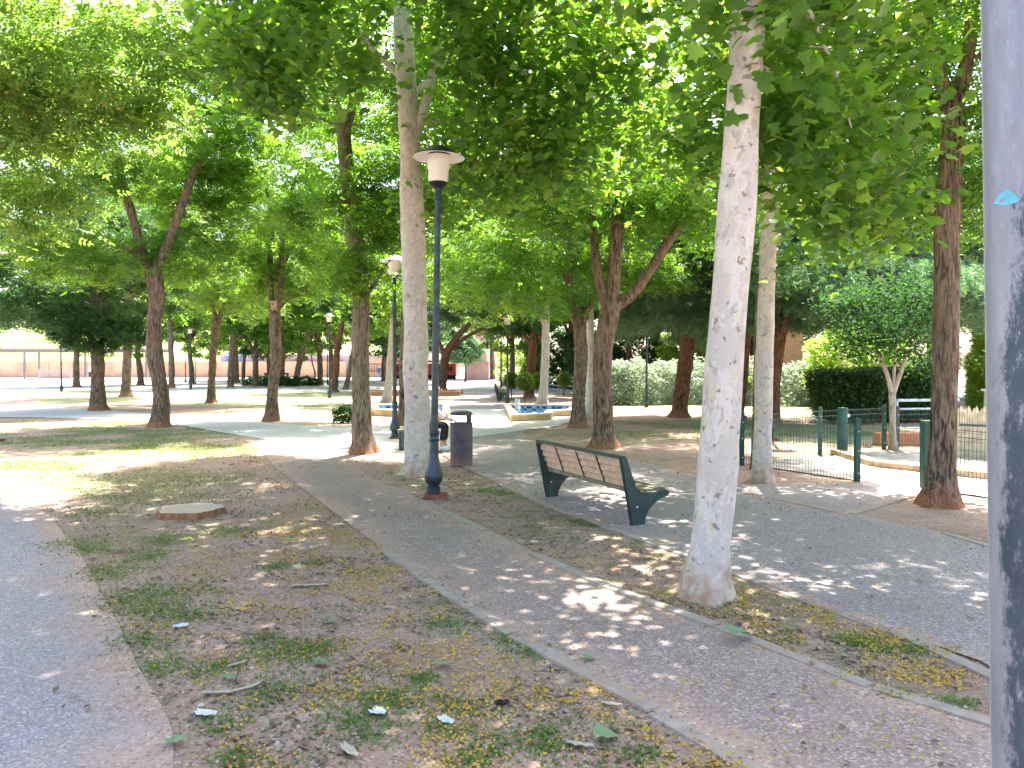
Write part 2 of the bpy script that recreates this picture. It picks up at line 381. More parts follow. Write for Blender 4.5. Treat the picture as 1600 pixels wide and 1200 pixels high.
# ------------------------------------------------------------------ foliage
def tmpl(kind):
    if kind == 'simple':
        V = [(0, 0, 0), (1, 0, -.12), (.45, .3, .06), (.45, -.3, .06)]; T = [(0, 3, 1), (0, 1, 2)]
    elif kind == 'plane':
        h = [(.0, .0), (.06, .2), (-.1, .42), (.2, .40), (.36, .62), (.5, .32), (.74, .30), (1, 0)]
        ring = h + [(x, -y) for x, y in h[-2:0:-1]]
        V = [(.36, 0, .04)] + [(x, y, -.22 * x * x - .2 * y * y) for x, y in ring]; n = len(ring)
        T = [(0, 1 + (i + 1) % n, 1 + i) for i in range(n)]
    elif kind == 'sprig':
        V = []; T = []
        def lf(x, y, a, L, z):
            b = len(V); c, s_ = math.cos(a), math.sin(a)
            for u, v, w in ((0, 0, 0), (L, 0, -.1 * L), (.42 * L, .24 * L, .04 * L), (.42 * L, -.24 * L, .04 * L)):
                V.append((x + u * c - v * s_, y + u * s_ + v * c, z + w))
            T.extend([(b, b + 3, b + 1), (b, b + 1, b + 2)])
        for k, x in enumerate((.12, .4, .68)):
            lf(x, 0, rad(62), .40 - .05 * k, -.2 * x * x); lf(x, 0, rad(-62), .40 - .05 * k, -.2 * x * x)
        lf(.72, 0, 0, .36, -.12)
    elif kind == 'needle':
        V = []; T = []; r = random.Random(3)
        for k in range(9):
            d = Vector((r.uniform(.1, 1), r.uniform(-.9, .9), r.uniform(-.8, .8))).normalized()
            sd = d.cross(Vector((r.uniform(-1, 1), r.uniform(-1, 1), r.uniform(-1, 1)))).normalized() * .055
            b = len(V); V += [tuple(-sd), tuple(sd), tuple(d)]; T.append((b, b + 1, b + 2))
    elif kind == 'blade':
        V = [(0, -.09, 0), (0, .09, 0), (.25, 0, 1)]; T = [(0, 1, 2)]
    elif kind == 'petal':
        V = [(-.5, -.4, 0), (.5, -.35, .15), (.45, .4, 0), (-.4, .45, .2)]; T = [(0, 1, 2), (0, 2, 3)]
    return np.array(V, float), np.array(T, int)
def scatter(name, pos, size, kind, rng, tilt=.6, droop=.35):
    V, T = tmpl(kind); n = len(pos); size = np.asarray(size).reshape(-1, 1)
    nn = rng.normal(0, tilt, (n, 3)); nn[:, 2] = 1 + nn[:, 2] * .3
    nn /= np.linalg.norm(nn, axis=1, keepdims=True)
    a = rng.uniform(0, 2 * np.pi, n); x = np.stack([np.cos(a), np.sin(a), np.full(n, -droop) + rng.normal(0, .25 * (droop > 0), n)], 1)
    x -= nn * (x * nn).sum(1, keepdims=True); x /= np.linalg.norm(x, axis=1, keepdims=True)
    y = np.cross(nn, x)
    W = pos[:, None, :] + size[:, :, None] * (V[None, :, 0, None] * x[:, None] + V[None, :, 1, None] * y[:, None] + V[None, :, 2, None] * nn[:, None])
    TT = T[None] + (np.arange(n) * len(V))[:, None, None]
    return np_mesh(name, W.reshape(-1, 3), TT.reshape(-1, T.shape[1]))
def clumps(ells, rng, base):
    cs = []
    for (c, rx, ry, rz, n) in ells:
        d = rng.normal(size=(n, 3)); d /= np.linalg.norm(d, axis=1, keepdims=True)
        r = rng.uniform(.08, 1, (n, 1)) ** .42
        cs.append(np.array(c - base) + d * r * np.array([rx, ry, rz]))
    return np.concatenate(cs)
def crown_pos(cs, per, cr, rng, flat=.5):
    n = len(cs); r = cr * rng.uniform(.6, 1.3, (n, 1, 1))
    p = cs[:, None, :] + rng.normal(0, .5, (n, per, 3)) * r * np.array([1, 1, flat])
    return p.reshape(-1, 3)

LEAF = {'plane': ('plane', 'plane_leaf', .17, 70, .62), 'melia': ('sprig', 'melia_leaf', .24, 75, .62), 'pale': ('sprig', 'melia_pale', .24, 75, .62),
        'dark': ('sprig', 'dark_leaf', .26, 85, .65), 'pine': ('needle', 'pine_leaf', .17, 190, .6), 'small': ('simple', 'dark_leaf', .13, 120, .5)}
tree_id = 0
def tree(name, label, kind, base, path, limbs=(), crown=(), bark='melia_bark', group=None, leaf=None, cap_leaf=None, size=1.0, dens=1.0, extra=None, ground=None, flat=.5):
    """base (px,py) on the ground; path / limbs: (px, py, radius, dy); crown: (px, py, dy, rx, ry, rz, n)"""
    global tree_id; tree_id += 1
    B = ground or G(*base); Y = B.y; rng = np.random.default_rng(100 + tree_id)
    t = empty(name, B, label, 'tree', group)
    def chain(seq, r0=None, first=None):
        pts = [Vector((*(P(q[0], q[1], Y + (q[3] if len(q) > 3 else 0)) - B), q[2])) for q in seq]
        if first is not None: pts = [first] + pts
        c = []
        v4 = [Vector((p[0], p[1], p[2], p[3])) for p in pts]
        n = len(v4)
        for i in range(n - 1):
            p0, p1, p2, p3 = v4[max(i - 1, 0)], v4[i], v4[i + 1], v4[min(i + 2, n - 1)]
            k = max(2, int((p2 - p1).length / .14))
            for j in range(k):
                u = j / k
                c.append(.5 * ((2 * p1) + (p2 - p0) * u + (2 * p0 - 5 * p1 + 4 * p2 - p3) * u * u + (3 * p1 - p0 - 3 * p2 + p3) * u ** 3))
        c.append(v4[-1]); return c
    mb = MB()
    tr = chain(path, first=Vector((0, 0, -.06, path[0][2] * 1.12)))
    mb.tube([p.xyz for p in tr], [p.w for p in tr], 20, rough=.16, seed=tree_id * 3.1, flare=True)
    tips = [tr[-1]]; nodes = list(tr[len(tr) // 2:])
    for lb in limbs:
        c = chain(lb); mb.tube([p.xyz for p in c], [p.w for p in c], 12, rough=.14, seed=tree_id + 7)
        tips.append(c[-1]); nodes += c[len(c) // 3:]
    ells = [(P(q[0], q[1], Y + q[2]), q[3], q[4], q[5], q[6]) for q in crown]
    cs = clumps(ells, rng, B)
    # thin branches out to the clumps
    nd = np.array([tuple(p.xyz) for p in nodes])
    br = MB(); order = cs[np.argsort(np.linalg.norm(cs - nd.mean(0), axis=1))]
    tot = list(nd); rr = [max(.012, min(p.w * .5, .05)) for p in nodes]
    for i, c in enumerate(order[:: 2 if len(order) < 120 else 3]):
        A = np.array(tot); d = np.linalg.norm(A - c, axis=1); j = int(np.argmin(d + .6 * np.maximum(0, A[:, 2] - c[2])))
        a = A[j]; r = rr[j]; m = (a + c) / 2 + np.array([0, 0, .12 * d[j]])
        if d[j] > 6: continue
        k0, k1 = r * .8, max(.006, r * .4)
        br.tube([a, (a * 2 + m) / 3, m, c], [k0, k0 * .9, (k0 + k1) / 2, k1], 5, cap=False)
        tot.append(m); rr.append((k0 + k1) / 2); tot.append(c); rr.append(k1)
    mb.add(br.v, br.f); ob = mb.build('trunk', bark, t, smooth=True)
    k, lm, ls, per, cr = LEAF[kind]
    pos = crown_pos(cs, int(per * dens), cr, rng, .85 if kind == 'plane' else flat)
    me = scatter('crown', pos, ls * size * rng.uniform(.7, 1.25, len(pos)), k, rng, .6 if k != 'needle' else 1.5, .35)
    link('crown', me, leaf or lm, t, smooth=False)
    if extra:
        pe = crown_pos(cs[rng.permutation(len(cs))[:extra]], 40, .35, rng, .8)
        link('blossom', scatter('blossom', pe, rng.uniform(.04, .08, len(pe)), 'simple', rng, 1, .3), 'blossom', t, smooth=False)
    return t

# ---- near plane trees with white bark
tree('plane_tree', 'large leaning plane tree with white flaking bark standing alone in front of the bench', 'plane', (1103, 932),
     [(1103, 925, .160), (1110, 850, .145), (1128, 650, .138), (1145, 400, .130), (1160, 180, .122), (1174, -60, .115), (1190, -330, .09)],
     [[(1176, -90, .07), (1300, -300, .05, -.3), (1420, -420, .03, -.6)], [(1174, -60, .06), (1040, -250, .05, 1.2), (850, -380, .03, 2.4)], [(1170, 20, .04), (1215, -70, .03, .5), (1300, 100, .015, .9), (1330, 200, .008, .9)]],
     [(1165, -260, .8, 2.2, 1.8, .9, 60), (1250, 195, .5, .35, .3, .34, 10), (1330, 290, 1.2, .5, .4, .3, 11), (1215, 140, .2, .25, .2, .22, 5), (1180, -25, -.3, .45, .4, .12, 7), (967, -100, 3.1, 1.6, 1.3, .45, 28), (1000, -60, 1.5, .9, .7, .3, 14), (1330, 120, 1.6, .6, .8, .5, 12), (1260, 20, 1.0, .5, .5, .4, 9)],  # high clumps left of the trunk, out of view, are added to shade the footpath
     bark='plane_bark', dens=.9, size=.62)
tree('plane_tree', 'white barked plane tree with a dark knot behind the tall lamp post', 'plane', (655, 742),
     [(655, 735, .215), (652, 690, .19), (650, 550, .185), (644, 350, .17), (640, 200, .155), (632, 90, .15), (628, -60, .12), (640, -230, .09)],
     [[(648, 215, .08), (668, 150, .07), (686, 60, .06), (705, -60, .04)], [(636, 128, .06), (600, 95, .045), (570, 60, .035, -.3), (530, 0, .02, -.6)], [(640, 150, .06), (665, 130, .05, .2), (720, 60, .04, .5), (780, -40, .02, .8)]],
     [(650, -150, 0, 3.2, 2.6, 1.9, 95), (490, 60, -1.0, 1.0, 1, .8, 20), (810, 60, -1.0, 1.35, 1.2, 1.0, 30), (900, 120, -1.6, 1.5, 1.2, .95, 36), (860, 250, -.6, 1.4, 1.0, .6, 22), (760, 230, 0, .8, .8, .8, 12), (690, 320, 1.5, .5, .8, .5, 8), (400, 40, -1.5, 1.1, 1, .6, 16), (600, -220, -3.9, 2.2, 1.8, .6, 62), (700, -330, -4.6, 1.6, 1.4, .5, 26), (688, -70, -2.5, 1.2, 1, .35, 18), (430, 90, -2.5, 1.2, 1, .5, 16)],  # nearer clumps above the view are added to keep the bare earth shaded
     bark='plane_bark', dens=.95, size=.72)
tree('plane_tree', 'slim white plane tree beside the corner of the wire fence', 'plane', (1190, 752),
     [(1190, 747, .14), (1191, 700, .125), (1198, 450, .118), (1205, 290, .11), (1222, 170, .09), (1238, 40, .075), (1250, -120, .06)],
     [[(1215, 215, .05), (1260, 150, .04), (1330, 60, .03, .4)], [(1206, 270, .045), (1290, 285, .03, -.3), (1400, 300, .012, -.6)]],
     [(1250, -20, 0, 2.2, 2, 1.4, 60), (1290, 220, .2, 1.3, .9, .8, 34), (1110, 200, .6, .9, .9, .8, 18), (1370, 320, -.4, .8, .6, .45, 14)],
     bark='plane_bark', dens=.85, size=.75)
# ---- dark trunked trees, mid ground
tree('melia_tree', 'dark tree with reddish base behind the bench, forked into three big limbs', 'melia', (945, 700),
     [(945, 692, .235), (943, 640, .195), (942, 560, .19), (950, 500, .20), (958, 470, .20)],
     [[(955, 480, .15), (962, 400, .14), (968, 300, .12), (985, 180, .09), (1000, 60, .06)], [(948, 480, .10), (932, 420, .09), (925, 330, .08, .6), (900, 200, .05, 1)],
      [(962, 478, .12), (992, 455, .11), (1030, 400, .10), (1075, 325, .085), (1110, 260, .06), (1150, 200, .04)], [(968, 300, .06), (1010, 265, .05, .3), (1035, 225, .04, .5)]],
     [(970, 130, 0, 4.2, 3.8, 2.4, 135), (1080, 330, .5, 1.9, 1.5, .8, 34), (860, 300, 0, 1.7, 1.5, .8, 28)])
tree('melia_tree', 'dark tree with an orange base just left of the three limbed tree', 'melia', (903, 668),
     [(903, 662, .21), (904, 620, .175), (908, 560, .17), (906, 510, .18)],
     [[(905, 515, .12), (892, 470, .11), (888, 420, .10), (893, 350, .08), (880, 250, .06)], [(906, 510, .10), (900, 480, .10), (885, 430, .09), (868, 390, .07, .5)], [(908, 515, .09), (925, 470, .08), (960, 420, .06, 1)]],
     [(900, 260, 0, 4.2, 3.8, 3.0, 150), (830, 440, 0, 2.0, 1.4, .9, 34), (1010, 420, 1, 1.6, 1.4, .7, 20)])
tree('melia_tree', 'grey brown tree with orange base, left of the white plane by the lamp', 'melia', (567, 708),
     [(567, 700, .225), (565, 650, .18), (563, 560, .17), (564, 460, .165), (552, 350, .15), (540, 240, .14), (536, 200, .14)],
     [[(536, 205, .10), (522, 150, .08), (510, 90, .06), (490, 20, .04)], [(538, 205, .10), (552, 160, .09), (560, 80, .07), (580, -20, .04)], [(568, 468, .05), (588, 440, .03), (600, 420, .015)]],
     [(590, 120, 0, 2.0, 2.4, 2.2, 80), (500, 110, 2.2, 1.3, 1.2, 1.4, 30), (590, 330, 0, 1.0, 1.0, .9, 22), (500, 320, 1.2, .8, .9, .8, 14), (545, 425, -.3, .5, .5, .35, 8)], bark='grey_bark')
tree('melia_tree', 'crooked dark tree beyond the stump, forking low into two spreading limbs', 'melia', (250, 667),
     [(250, 660, .245), (252, 620, .20), (243, 560, .20), (240, 510, .19), (246, 470, .20), (238, 420, .21)],
     [[(238, 425, .13), (222, 395, .12), (205, 330, .11), (185, 260, .09), (170, 180, .07)], [(242, 425, .13), (262, 380, .12), (285, 320, .11), (305, 265, .10), (330, 235, .08), (362, 226, .06)], [(305, 265, .07), (325, 235, .06, .3), (340, 205, .04, .5)]],
     [(205, 160, 0, 4.0, 3.6, 2.6, 150), (290, 400, .8, 1.7, 1.4, .8, 22), (330, 300, 1.5, 1.8, 1.4, .9, 24), (90, 260, -.8, 2.3, 2, 1.2, 48), (120, 400, -.5, 1.6, 1.4, .7, 26), (340, 120, .5, 1.6, 1.5, 1.0, 34)], leaf='melia_leaf')
tree('dense_tree', 'dense dark green tree at far left whose crown hangs low over its stout trunk', 'dark', (153, 642),
     [(153, 636, .29), (153, 600, .235), (152, 540, .23), (150, 480, .22), (145, 380, .18)],
     [[(150, 480, .1), (110, 420, .08), (60, 380, .05)], [(150, 470, .1), (200, 400, .08), (230, 340, .05)]],
     [(120, 400, 0, 4.6, 4.2, 2.9, 190), (165, 520, -.5, 1.6, 1.4, .7, 26), (60, 480, 0, 1.5, 1.4, .6, 16)], dens=1.2)
tree('melia_tree', 'dark tree with a pale nest box in the fork of its upright limbs', 'melia', (425, 658),
     [(425, 652, .21), (426, 610, .165), (431, 560, .165), (430, 510, .17), (429, 490, .175)],
     [[(428, 495, .10), (421, 430, .09), (424, 360, .08), (415, 280, .05)], [(431, 495, .11), (440, 440, .10), (442, 370, .08), (460, 280, .05)], [(440, 420, .06), (455, 390, .05), (475, 350, .03)]],
     [(435, 250, 0, 4.2, 3.6, 3.2, 170), (370, 430, .4, 1.8, 1.5, .8, 28), (500, 430, .4, 1.7, 1.5, .8, 28)])
tree('melia_tree', 'slender brown tree in the sunny gap with a pale cut fork', 'melia', (330, 630),
     [(330, 625, .20), (331, 590, .17), (334, 540, .165), (340, 500, .17)],
     [[(338, 500, .10), (330, 470, .09), (322, 420, .06)], [(342, 500, .11), (352, 465, .09), (360, 410, .06)]],
     [(345, 330, 0, 4.8, 4.0, 4.2, 190), (380, 470, 0, 2.4, 2, .8, 24)], leaf='melia_pale', size=1.3)
tree('melia_tree', 'straight grey tree just left of the crooked dark tree, on the far lawn edge', 'melia', (197, 620),
     [(197, 616, .29), (198, 590, .23), (200, 520, .22), (200, 440, .18)], [[(200, 480, .1), (230, 420, .07)]],
     [(205, 360, 0, 4.6, 4.2, 4.6, 130)], leaf='dark_leaf', size=1.4)
tree('melia_tree', 'thin brown far tree between the crooked tree and the slender sunny tree', 'melia', (268, 607),
     [(268, 604, .24), (268, 570, .21), (265, 500, .18)], [], [(275, 380, 0, 5, 4.5, 5.2, 120)], leaf='melia_pale', size=1.7)
tree('melia_tree', 'dark leaning tree with a broad crown arching over the far path by the red kiosk', 'dark', (690, 610),
     [(690, 606, .34), (693, 580, .28), (697, 555, .28), (712, 530, .22), (735, 505, .15)], [[(700, 548, .14), (740, 520, .12), (790, 500, .06)], [(696, 560, .14), (680, 520, .1), (660, 490, .06)]],
     [(725, 385, 0, 7.0, 5, 5.2, 190), (650, 490, 0, 3, 2.5, 1.2, 24)], bark='red_bark', size=1.6)
tree('melia_tree', 'thin dark tree with a red base peeking out left of the white knotted plane', 'melia', (629, 664),
     [(629, 658, .16), (629, 620, .11), (630, 540, .10), (633, 440, .08)], [], [(650, 330, .5, 2.8, 2.4, 2.6, 80)])
tree('melia_tree', 'dark leaning tree near the picnic bench, tilted to the right', 'dark', (463, 598),
     [(463, 595, .32), (467, 570, .28), (476, 540, .26), (488, 505, .2)], [], [(470, 410, 0, 5.5, 4.8, 5.5, 130)], size=1.8)
tree('melia_tree', 'dark leaning tree beside the paired lamp posts', 'dark', (521, 613),
     [(521, 610, .26), (525, 580, .21), (527, 545, .20), (535, 505, .15)], [[(527, 540, .1), (515, 520, .08), (505, 500, .05)]], [(545, 420, 0, 4.2, 3.8, 3.8, 100)], size=1.5, bark='red_bark')
tree('melia_tree', 'small dark tree leaning right, seen immediately left of the grey brown trunk', 'melia', (541, 609),
     [(541, 606, .2), (545, 585, .17), (550, 555, .15), (556, 520, .1)], [], [(565, 480, 0, 3.4, 3.2, 2.4, 50)], size=1.6)
tree('melia_tree', 'left one of two slim dark trees in front of the blue panel', 'melia', (360, 606),
     [(360, 602, .26), (361, 570, .22), (364, 520, .18)], [], [(380, 450, 0, 4.2, 4, 3.2, 80)], size=1.8)
tree('melia_tree', 'right one of two slim dark trees by the blue panel, brighter bark', 'melia', (370, 599),
     [(370, 596, .28), (369, 570, .22), (368, 520, .18)], [], [(385, 470, 0, 4.5, 4, 3, 60)], size=1.9, leaf='melia_pale')
tree('plane_tree', 'young white plane tree rising behind the right fountain basin', 'plane', (848, 632),
     [(848, 628, .23), (850, 600, .175), (852, 560, .17), (853, 500, .15), (855, 420, .1)], [[(853, 520, .06), (840, 480, .05)]],
     [(835, 340, 0, 4.2, 3.6, 3.8, 170), (790, 460, 0, 2.2, 1.8, .9, 30)], bark='plane_bark', size=1.25, leaf='melia_pale')
tree('plane_tree', 'thin white plane trunk between the two dark trunks behind the bench', 'plane', (922, 656),
     [(922, 650, .16), (923, 600, .13), (922, 520, .12), (922, 440, .09)], [], [(925, 360, 0, 2.6, 2.4, 2.0, 50)], bark='plane_bark', size=1.1)
tree('plane_tree', 'slender white plane tree left of the knotted plane, behind the left fountain', 'plane', (605, 629),
     [(605, 624, .22), (608, 590, .16), (612, 540, .15), (615, 480, .12)], [], [(615, 430, 0, 3, 2.8, 2.2, 60)], bark='plane_bark', size=1.2)
tree('pine_tree', 'reddish brown pine trunk beyond the right fountain basin', 'pine', (827, 621),
     [(827, 617, .27), (829, 590, .23), (832, 550, .22), (836, 500, .2)], [[(832, 540, .1), (800, 500, .07)], [(834, 530, .1), (880, 500, .07)]],
     [(840, 470, 0, 4.6, 4, 1.8, 70)], bark='red_bark', size=2.0, leaf='dark_leaf')
tree('pine_tree', 'thick brown pine on the right lawn with spreading branches', 'pine', (1062, 652),
     [(1062, 646, .29), (1066, 600, .235), (1074, 550, .235), (1076, 525, .24)], [[(1074, 535, .15), (1055, 500, .12), (1030, 470, .08)], [(1077, 530, .16), (1105, 500, .13), (1130, 455, .1)]],
     [(1080, 400, 0, 3.8, 3.4, 2.4, 110), (1010, 330, 1, 3, 3, 1.6, 45), (1060, 500, 0, 2.6, 2.2, .7, 26)], bark='red_bark', size=1.2)
tree('pine_tree', 'thin dark pine leaning left behind the thick brown pine', 'pine', (1083, 622),
     [(1083, 618, .24), (1080, 600, .2), (1076, 570, .18), (1068, 530, .15)], [], [(1060, 480, 0, 3, 3, 2, 36)], bark='red_bark', size=1.5)
tree('pine_tree', 'tilted pine trunk directly behind the slim white plane tree', 'pine', (1205, 664),
     [(1205, 658, .25), (1208, 600, .19), (1218, 530, .18), (1236, 470, .16), (1250, 400, .12)], [[(1236, 470, .08), (1280, 420, .05)]],
     [(1290, 380, 0, 3.0, 2.8, 1.8, 90), (1240, 480, .5, 1.7, 1.4, .6, 24), (1330, 455, -2, 1.9, 1.6, .8, 40), (1450, 470, -3, 1.5, 1.4, .7, 28)], bark='red_bark', size=1.15)
tree('pine_tree', 'pine trunk half hidden between the two white planes at right', 'pine', (1150, 655),
     [(1150, 650, .22), (1158, 600, .18), (1165, 520, .18), (1178, 450, .16), (1170, 380, .12)], [],
     [(1170, 360, 0, 2.8, 2.6, 1.8, 60)], bark='red_bark', size=1.15)
tree('pine_tree', 'large blue green pine filling the background above the clipped hedge', 'pine', (1460, 650),
     [(1460, 645, .3), (1462, 560, .25), (1458, 450, .22), (1450, 330, .15)], [[(1460, 480, .1), (1400, 420, .07)], [(1460, 450, .1), (1530, 400, .06)]],
     [(1420, 400, 0, 3.8, 3, 2.2, 130), (1510, 330, 0, 2.6, 2.6, 2.0, 60), (1350, 300, 1, 2.6, 2.6, 1.6, 50), (1545, 470, 0, 1.5, 1.5, 1.2, 30)], bark='red_bark', size=1.15, ground=Vector((13.5, 25.5, 0)))
tree('melia_tree', 'tall dark tree with orange base beside the grey pole at right edge', 'melia', (1468, 790),
     [(1468, 782, .195), (1471, 730, .155), (1477, 600, .145), (1479, 420, .14), (1482, 300, .14), (1492, 200, .13), (1490, 165, .13)],
     [[(1488, 175, .09), (1465, 110, .075), (1446, 20, .06), (1430, -80, .04)], [(1492, 175, .09), (1512, 90, .075), (1522, -10, .06), (1540, -100, .04)]],
     [(1480, -60, 0, 2.5, 2.2, 1.5, 75), (1530, 200, .3, .7, .7, .9, 22), (1380, 140, 1.6, .9, .9, .9, 24), (1500, 330, .5, .7, .6, .3, 9)], leaf='melia_leaf', size=.8)
tree('small_tree', 'small pale trunked tree growing by the wire gate in front of the clipped hedge', 'small', (1395, 703),
     [(1395, 698, .075), (1395, 660, .06), (1394, 615, .065)], [[(1394, 618, .05), (1386, 585, .04), (1372, 550, .03)], [(1394, 618, .055), (1408, 580, .04), (1418, 545, .03)], [(1394, 615, .04), (1398, 570, .03), (1400, 530, .02)]],
     [(1395, 490, 0, .85, .9, .8, 36), (1340, 530, 0, .4, .5, .3, 8), (1452, 555, .2, .4, .4, .35, 8), (1330, 470, .5, .4, .4, .3, 6)], bark='pale_bark', size=.7, leaf='laurel_leaf', dens=.8)
tree('sapling', 'thin dark sapling standing against the slim white plane', 'small', (1177, 733),
     [(1177, 729, .045), (1178, 660, .03), (1180, 560, .025), (1184, 440, .02)], [], [(1185, 400, .2, .5, .5, .5, 8)], size=.8)
# trees whose trunks stand just outside the frame; one crown fills the top left, the planes' unseen crowns are added for shade
tree('melia_tree', 'pale green tree with orange seed tufts leaning in from the left edge', 'pale', (-170, 752),
     [(-170, 745, .24), (-165, 600, .2), (-140, 400, .18), (-110, 250, .15)], [[(-110, 260, .1), (0, 130, .07), (90, 60, .04)], [(-120, 300, .1), (-20, 240, .06), (60, 210, .03)]],
     [(0, 20, -.6, 3.2, 1.7, 1.4, 85), (90, 170, .3, 1.7, 1.3, .55, 34), (-20, 300, 0, 1.1, 1, .5, 14)], extra=14, ground=Vector((-8.7, 11.0, 0)))
tree('plane_tree', 'unseen plane tree at left whose added high boughs shade the bare earth', 'plane', (0, 0),
     [(-400, 1200, .22), (-400, 600, .2), (-380, 0, .18), (-300, -500, .14)], [], [(150, -520, .6, 2.2, 2.2, .8, 60), (550, -560, 1.2, 1.9, 2.0, .7, 50)], bark='plane_bark', dens=.8, ground=Vector((-4.6, 4.6, 0)))
tree('plane_tree', 'unseen plane tree beyond the right edge whose added boughs shade the paths', 'plane', (0, 0),
     [(1900, 1000, .22), (1900, 600, .2), (1890, 0, .18), (1850, -300, .14)], [], [(1700, -260, 0, 2.8, 2.6, .9, 70), (1500, -420, -1.5, 2, 1.5, .7, 36)], bark='plane_bark', dens=.6, ground=Vector((6.3, 6.9, 0)))

# ---- background trees (shared crowns)
def bg_proto(kind, leaf, seed, bark, size, n=170, per=110, rx=4.4, rz=5.2, zc=7.4, name='tree'):
    rng = np.random.default_rng(seed)
    t = empty(name, (0, 0, 0))
    mb = MB(); pts = [Vector((0, 0, -.05)), Vector((.05, 0, 1.2)), Vector((.15, .1, 2.6)), Vector((.1, .1, 4.5)), Vector((0, 0, 7))]
    c = catmull(pts, .3); mb.tube(c, [max(.05, .24 * (1 - i / len(c) * .75)) for i in range(len(c))], 12, rough=.15, flare=True, seed=seed)
    for k in range(7):
        a = k * .9 + seed; e = Vector((math.cos(a) * rx * .7, math.sin(a) * rx * .7, zc + random.uniform(-1, 1)))
        mb.tube([Vector((.12, .1, 2.8 + k * .2)), Vector((e.x * .4, e.y * .4, (2.8 + e.z) / 2)), e], [.1, .07, .03], 6)
    mb.build('trunk', bark, t, smooth=True)
    cs = clumps([(Vector((0, 0, zc)), rx, rx, rz, n)], rng, Vector((0, 0, 0)))
    k_, lm, ls, p_, cr = LEAF[kind]
    pos = crown_pos(cs, per, cr * 1.2, rng); pos = pos[pos[:, 2] > 2.3]
    link('crown', scatter('crown', pos, ls * size * rng.uniform(.7, 1.3, len(pos)), k_, rng, .7, .3), leaf, t, smooth=False)
    return t
def copy_tree(o, parent=None):
    c = o.copy(); COL.objects.link(c)
    if parent: c.parent = parent
    for ch in list(o.children): copy_tree(ch, c)
    return c
protos = [bg_proto('small', 'melia_leaf', 5, 'melia_bark', 1.9, name='background_tree'), bg_proto('small', 'dark_leaf', 6, 'melia_bark', 2.0, name='dark_background_tree'),
          bg_proto('small', 'melia_pale', 8, 'melia_bark', 1.9, name='pale_background_tree'), bg_proto('pine', 'pine_leaf', 9, 'red_bark', 1.8, 90, 120, 4.2, 3.8, 7.0, name='background_pine')]
BL = ['mid green broadleaf tree in the far row behind the plaza', 'dark green broadleaf tree in the far row behind the plaza', 'pale lime green tree in the far row behind the plaza', 'blue green pine in the background beyond the right lawn']
BG = [(330, 88, 2, 1.2), (420, 90, 1, 1.15), (520, 92, 1, 1.2), (465, 84, 2, 1.0), (570, 88, 1, 1.0), (640, 90, 0, 1.1), (610, 74, 1, .95), (380, 84, 1, .95),  # px, ground Y, kind, scale
    (-60, 62, 1, 1.2), (300, 70, 2, 1.1), (400, 62, 0, 1.1), (440, 78, 1, 1.3), (500, 66, 2, 1.15), (560, 60, 0, 1.2), (600, 82, 1, 1.3), (655, 70, 1, 1.2),
    (680, 92, 2, 1.4), (770, 96, 0, 1.5), (735, 104, 3, 1.5), (800, 56, 2, 1.0), (845, 62, 1, 1.25), (890, 54, 1, 1.2), (945, 58, 0, 1.3), (985, 48, 3, 1.1), (1030, 56, 2, 1.2), (1085, 50, 1, 1.2),
    (1130, 42, 3, 1.1), (1180, 48, 1, 1.2), (1240, 42, 3, 1.15), (1300, 46, 2, 1.0), (1350, 38, 3, 1.1), (1410, 44, 0, 1.2), (1480, 36, 3, 1.1), (1560, 40, 1, 1.2), (1660, 34, 0, 1.2), (220, 66, 0, 1.2), (120, 60, 1, 1.1)]
used = set()
for i, (px, Y, k, s) in enumerate(BG):
    o = protos[k] if k not in used else copy_tree(protos[k]); used.add(k)
    tag(o, BL[k], 'tree', ['mid green trees of the far row', 'dark trees of the far row', 'lime green trees of the far row', 'pines beyond the right lawn'][k])
    o.location = ((px - 800) / F * Y, Y, 0); o.rotation_euler = (0, 0, i * 1.7); o.scale = (s, s, s * (1 + .08 * ((i * 7) % 5 - 2)))

# ------------------------------------------------------------------ ground
def resample(pts, n):
    pts = [Vector(p) for p in pts]; L = [0]
    for a, b in zip(pts, pts[1:]): L.append(L[-1] + (b - a).length)
    out = []
    for i in range(n):
        s = L[-1] * i / (n - 1); j = 0
        while j < len(L) - 2 and L[j + 1] < s: j += 1
        t = (s - L[j]) / max(1e-6, L[j + 1] - L[j]); out.append(pts[j].lerp(pts[j + 1], min(1, t)))
    return out
def smooth_line(pts, n):
    pts = [Vector((p[0], p[1], 0)) for p in pts]; return resample(catmull(pts, .25), n)
def ribbon(name, Lp, Rp, z, mat, n=90, m=10, fade=(1, 1), jag=0.0):
    A = smooth_line(Lp, n); B = smooth_line(Rp, n); vs = []; ed = []
    for i in range(n):
        w = (B[i] - A[i]).length
        for j in range(m + 1):
            t = j / m; p = A[i].lerp(B[i], t); p.z = z; 
            vs.append(tuple(p)); ed.append(min(1, min(t * w * 1.2 if fade[0] else 1, (1 - t) * w * 1.2 if fade[1] else 1)))
    fs = [(i * (m + 1) + j, i * (m + 1) + j + 1, (i + 1) * (m + 1) + j + 1, (i + 1) * (m + 1) + j) for i in range(n - 1) for j in range(m)]
    me = bpy.data.meshes.new(name); me.from_pydata(vs, [], fs); me.update()
    if me.polygons[0].normal.z < 0: me.flip_normals()
    at = me.attributes.new('edge', 'FLOAT', 'POINT'); at.data.foreach_set('value', ed)
    return tag(link(name, me, mat), kind='structure')
def g2(*pts): return [G(*p) for p in pts]
gm = MB(); gm.add([(-500, -60, 0), (500, -60, 0), (500, 900, 0), (-500, 900, 0)], [(0, 1, 2, 3)])
tag(gm.build('ground', 'dirt'), kind='structure')

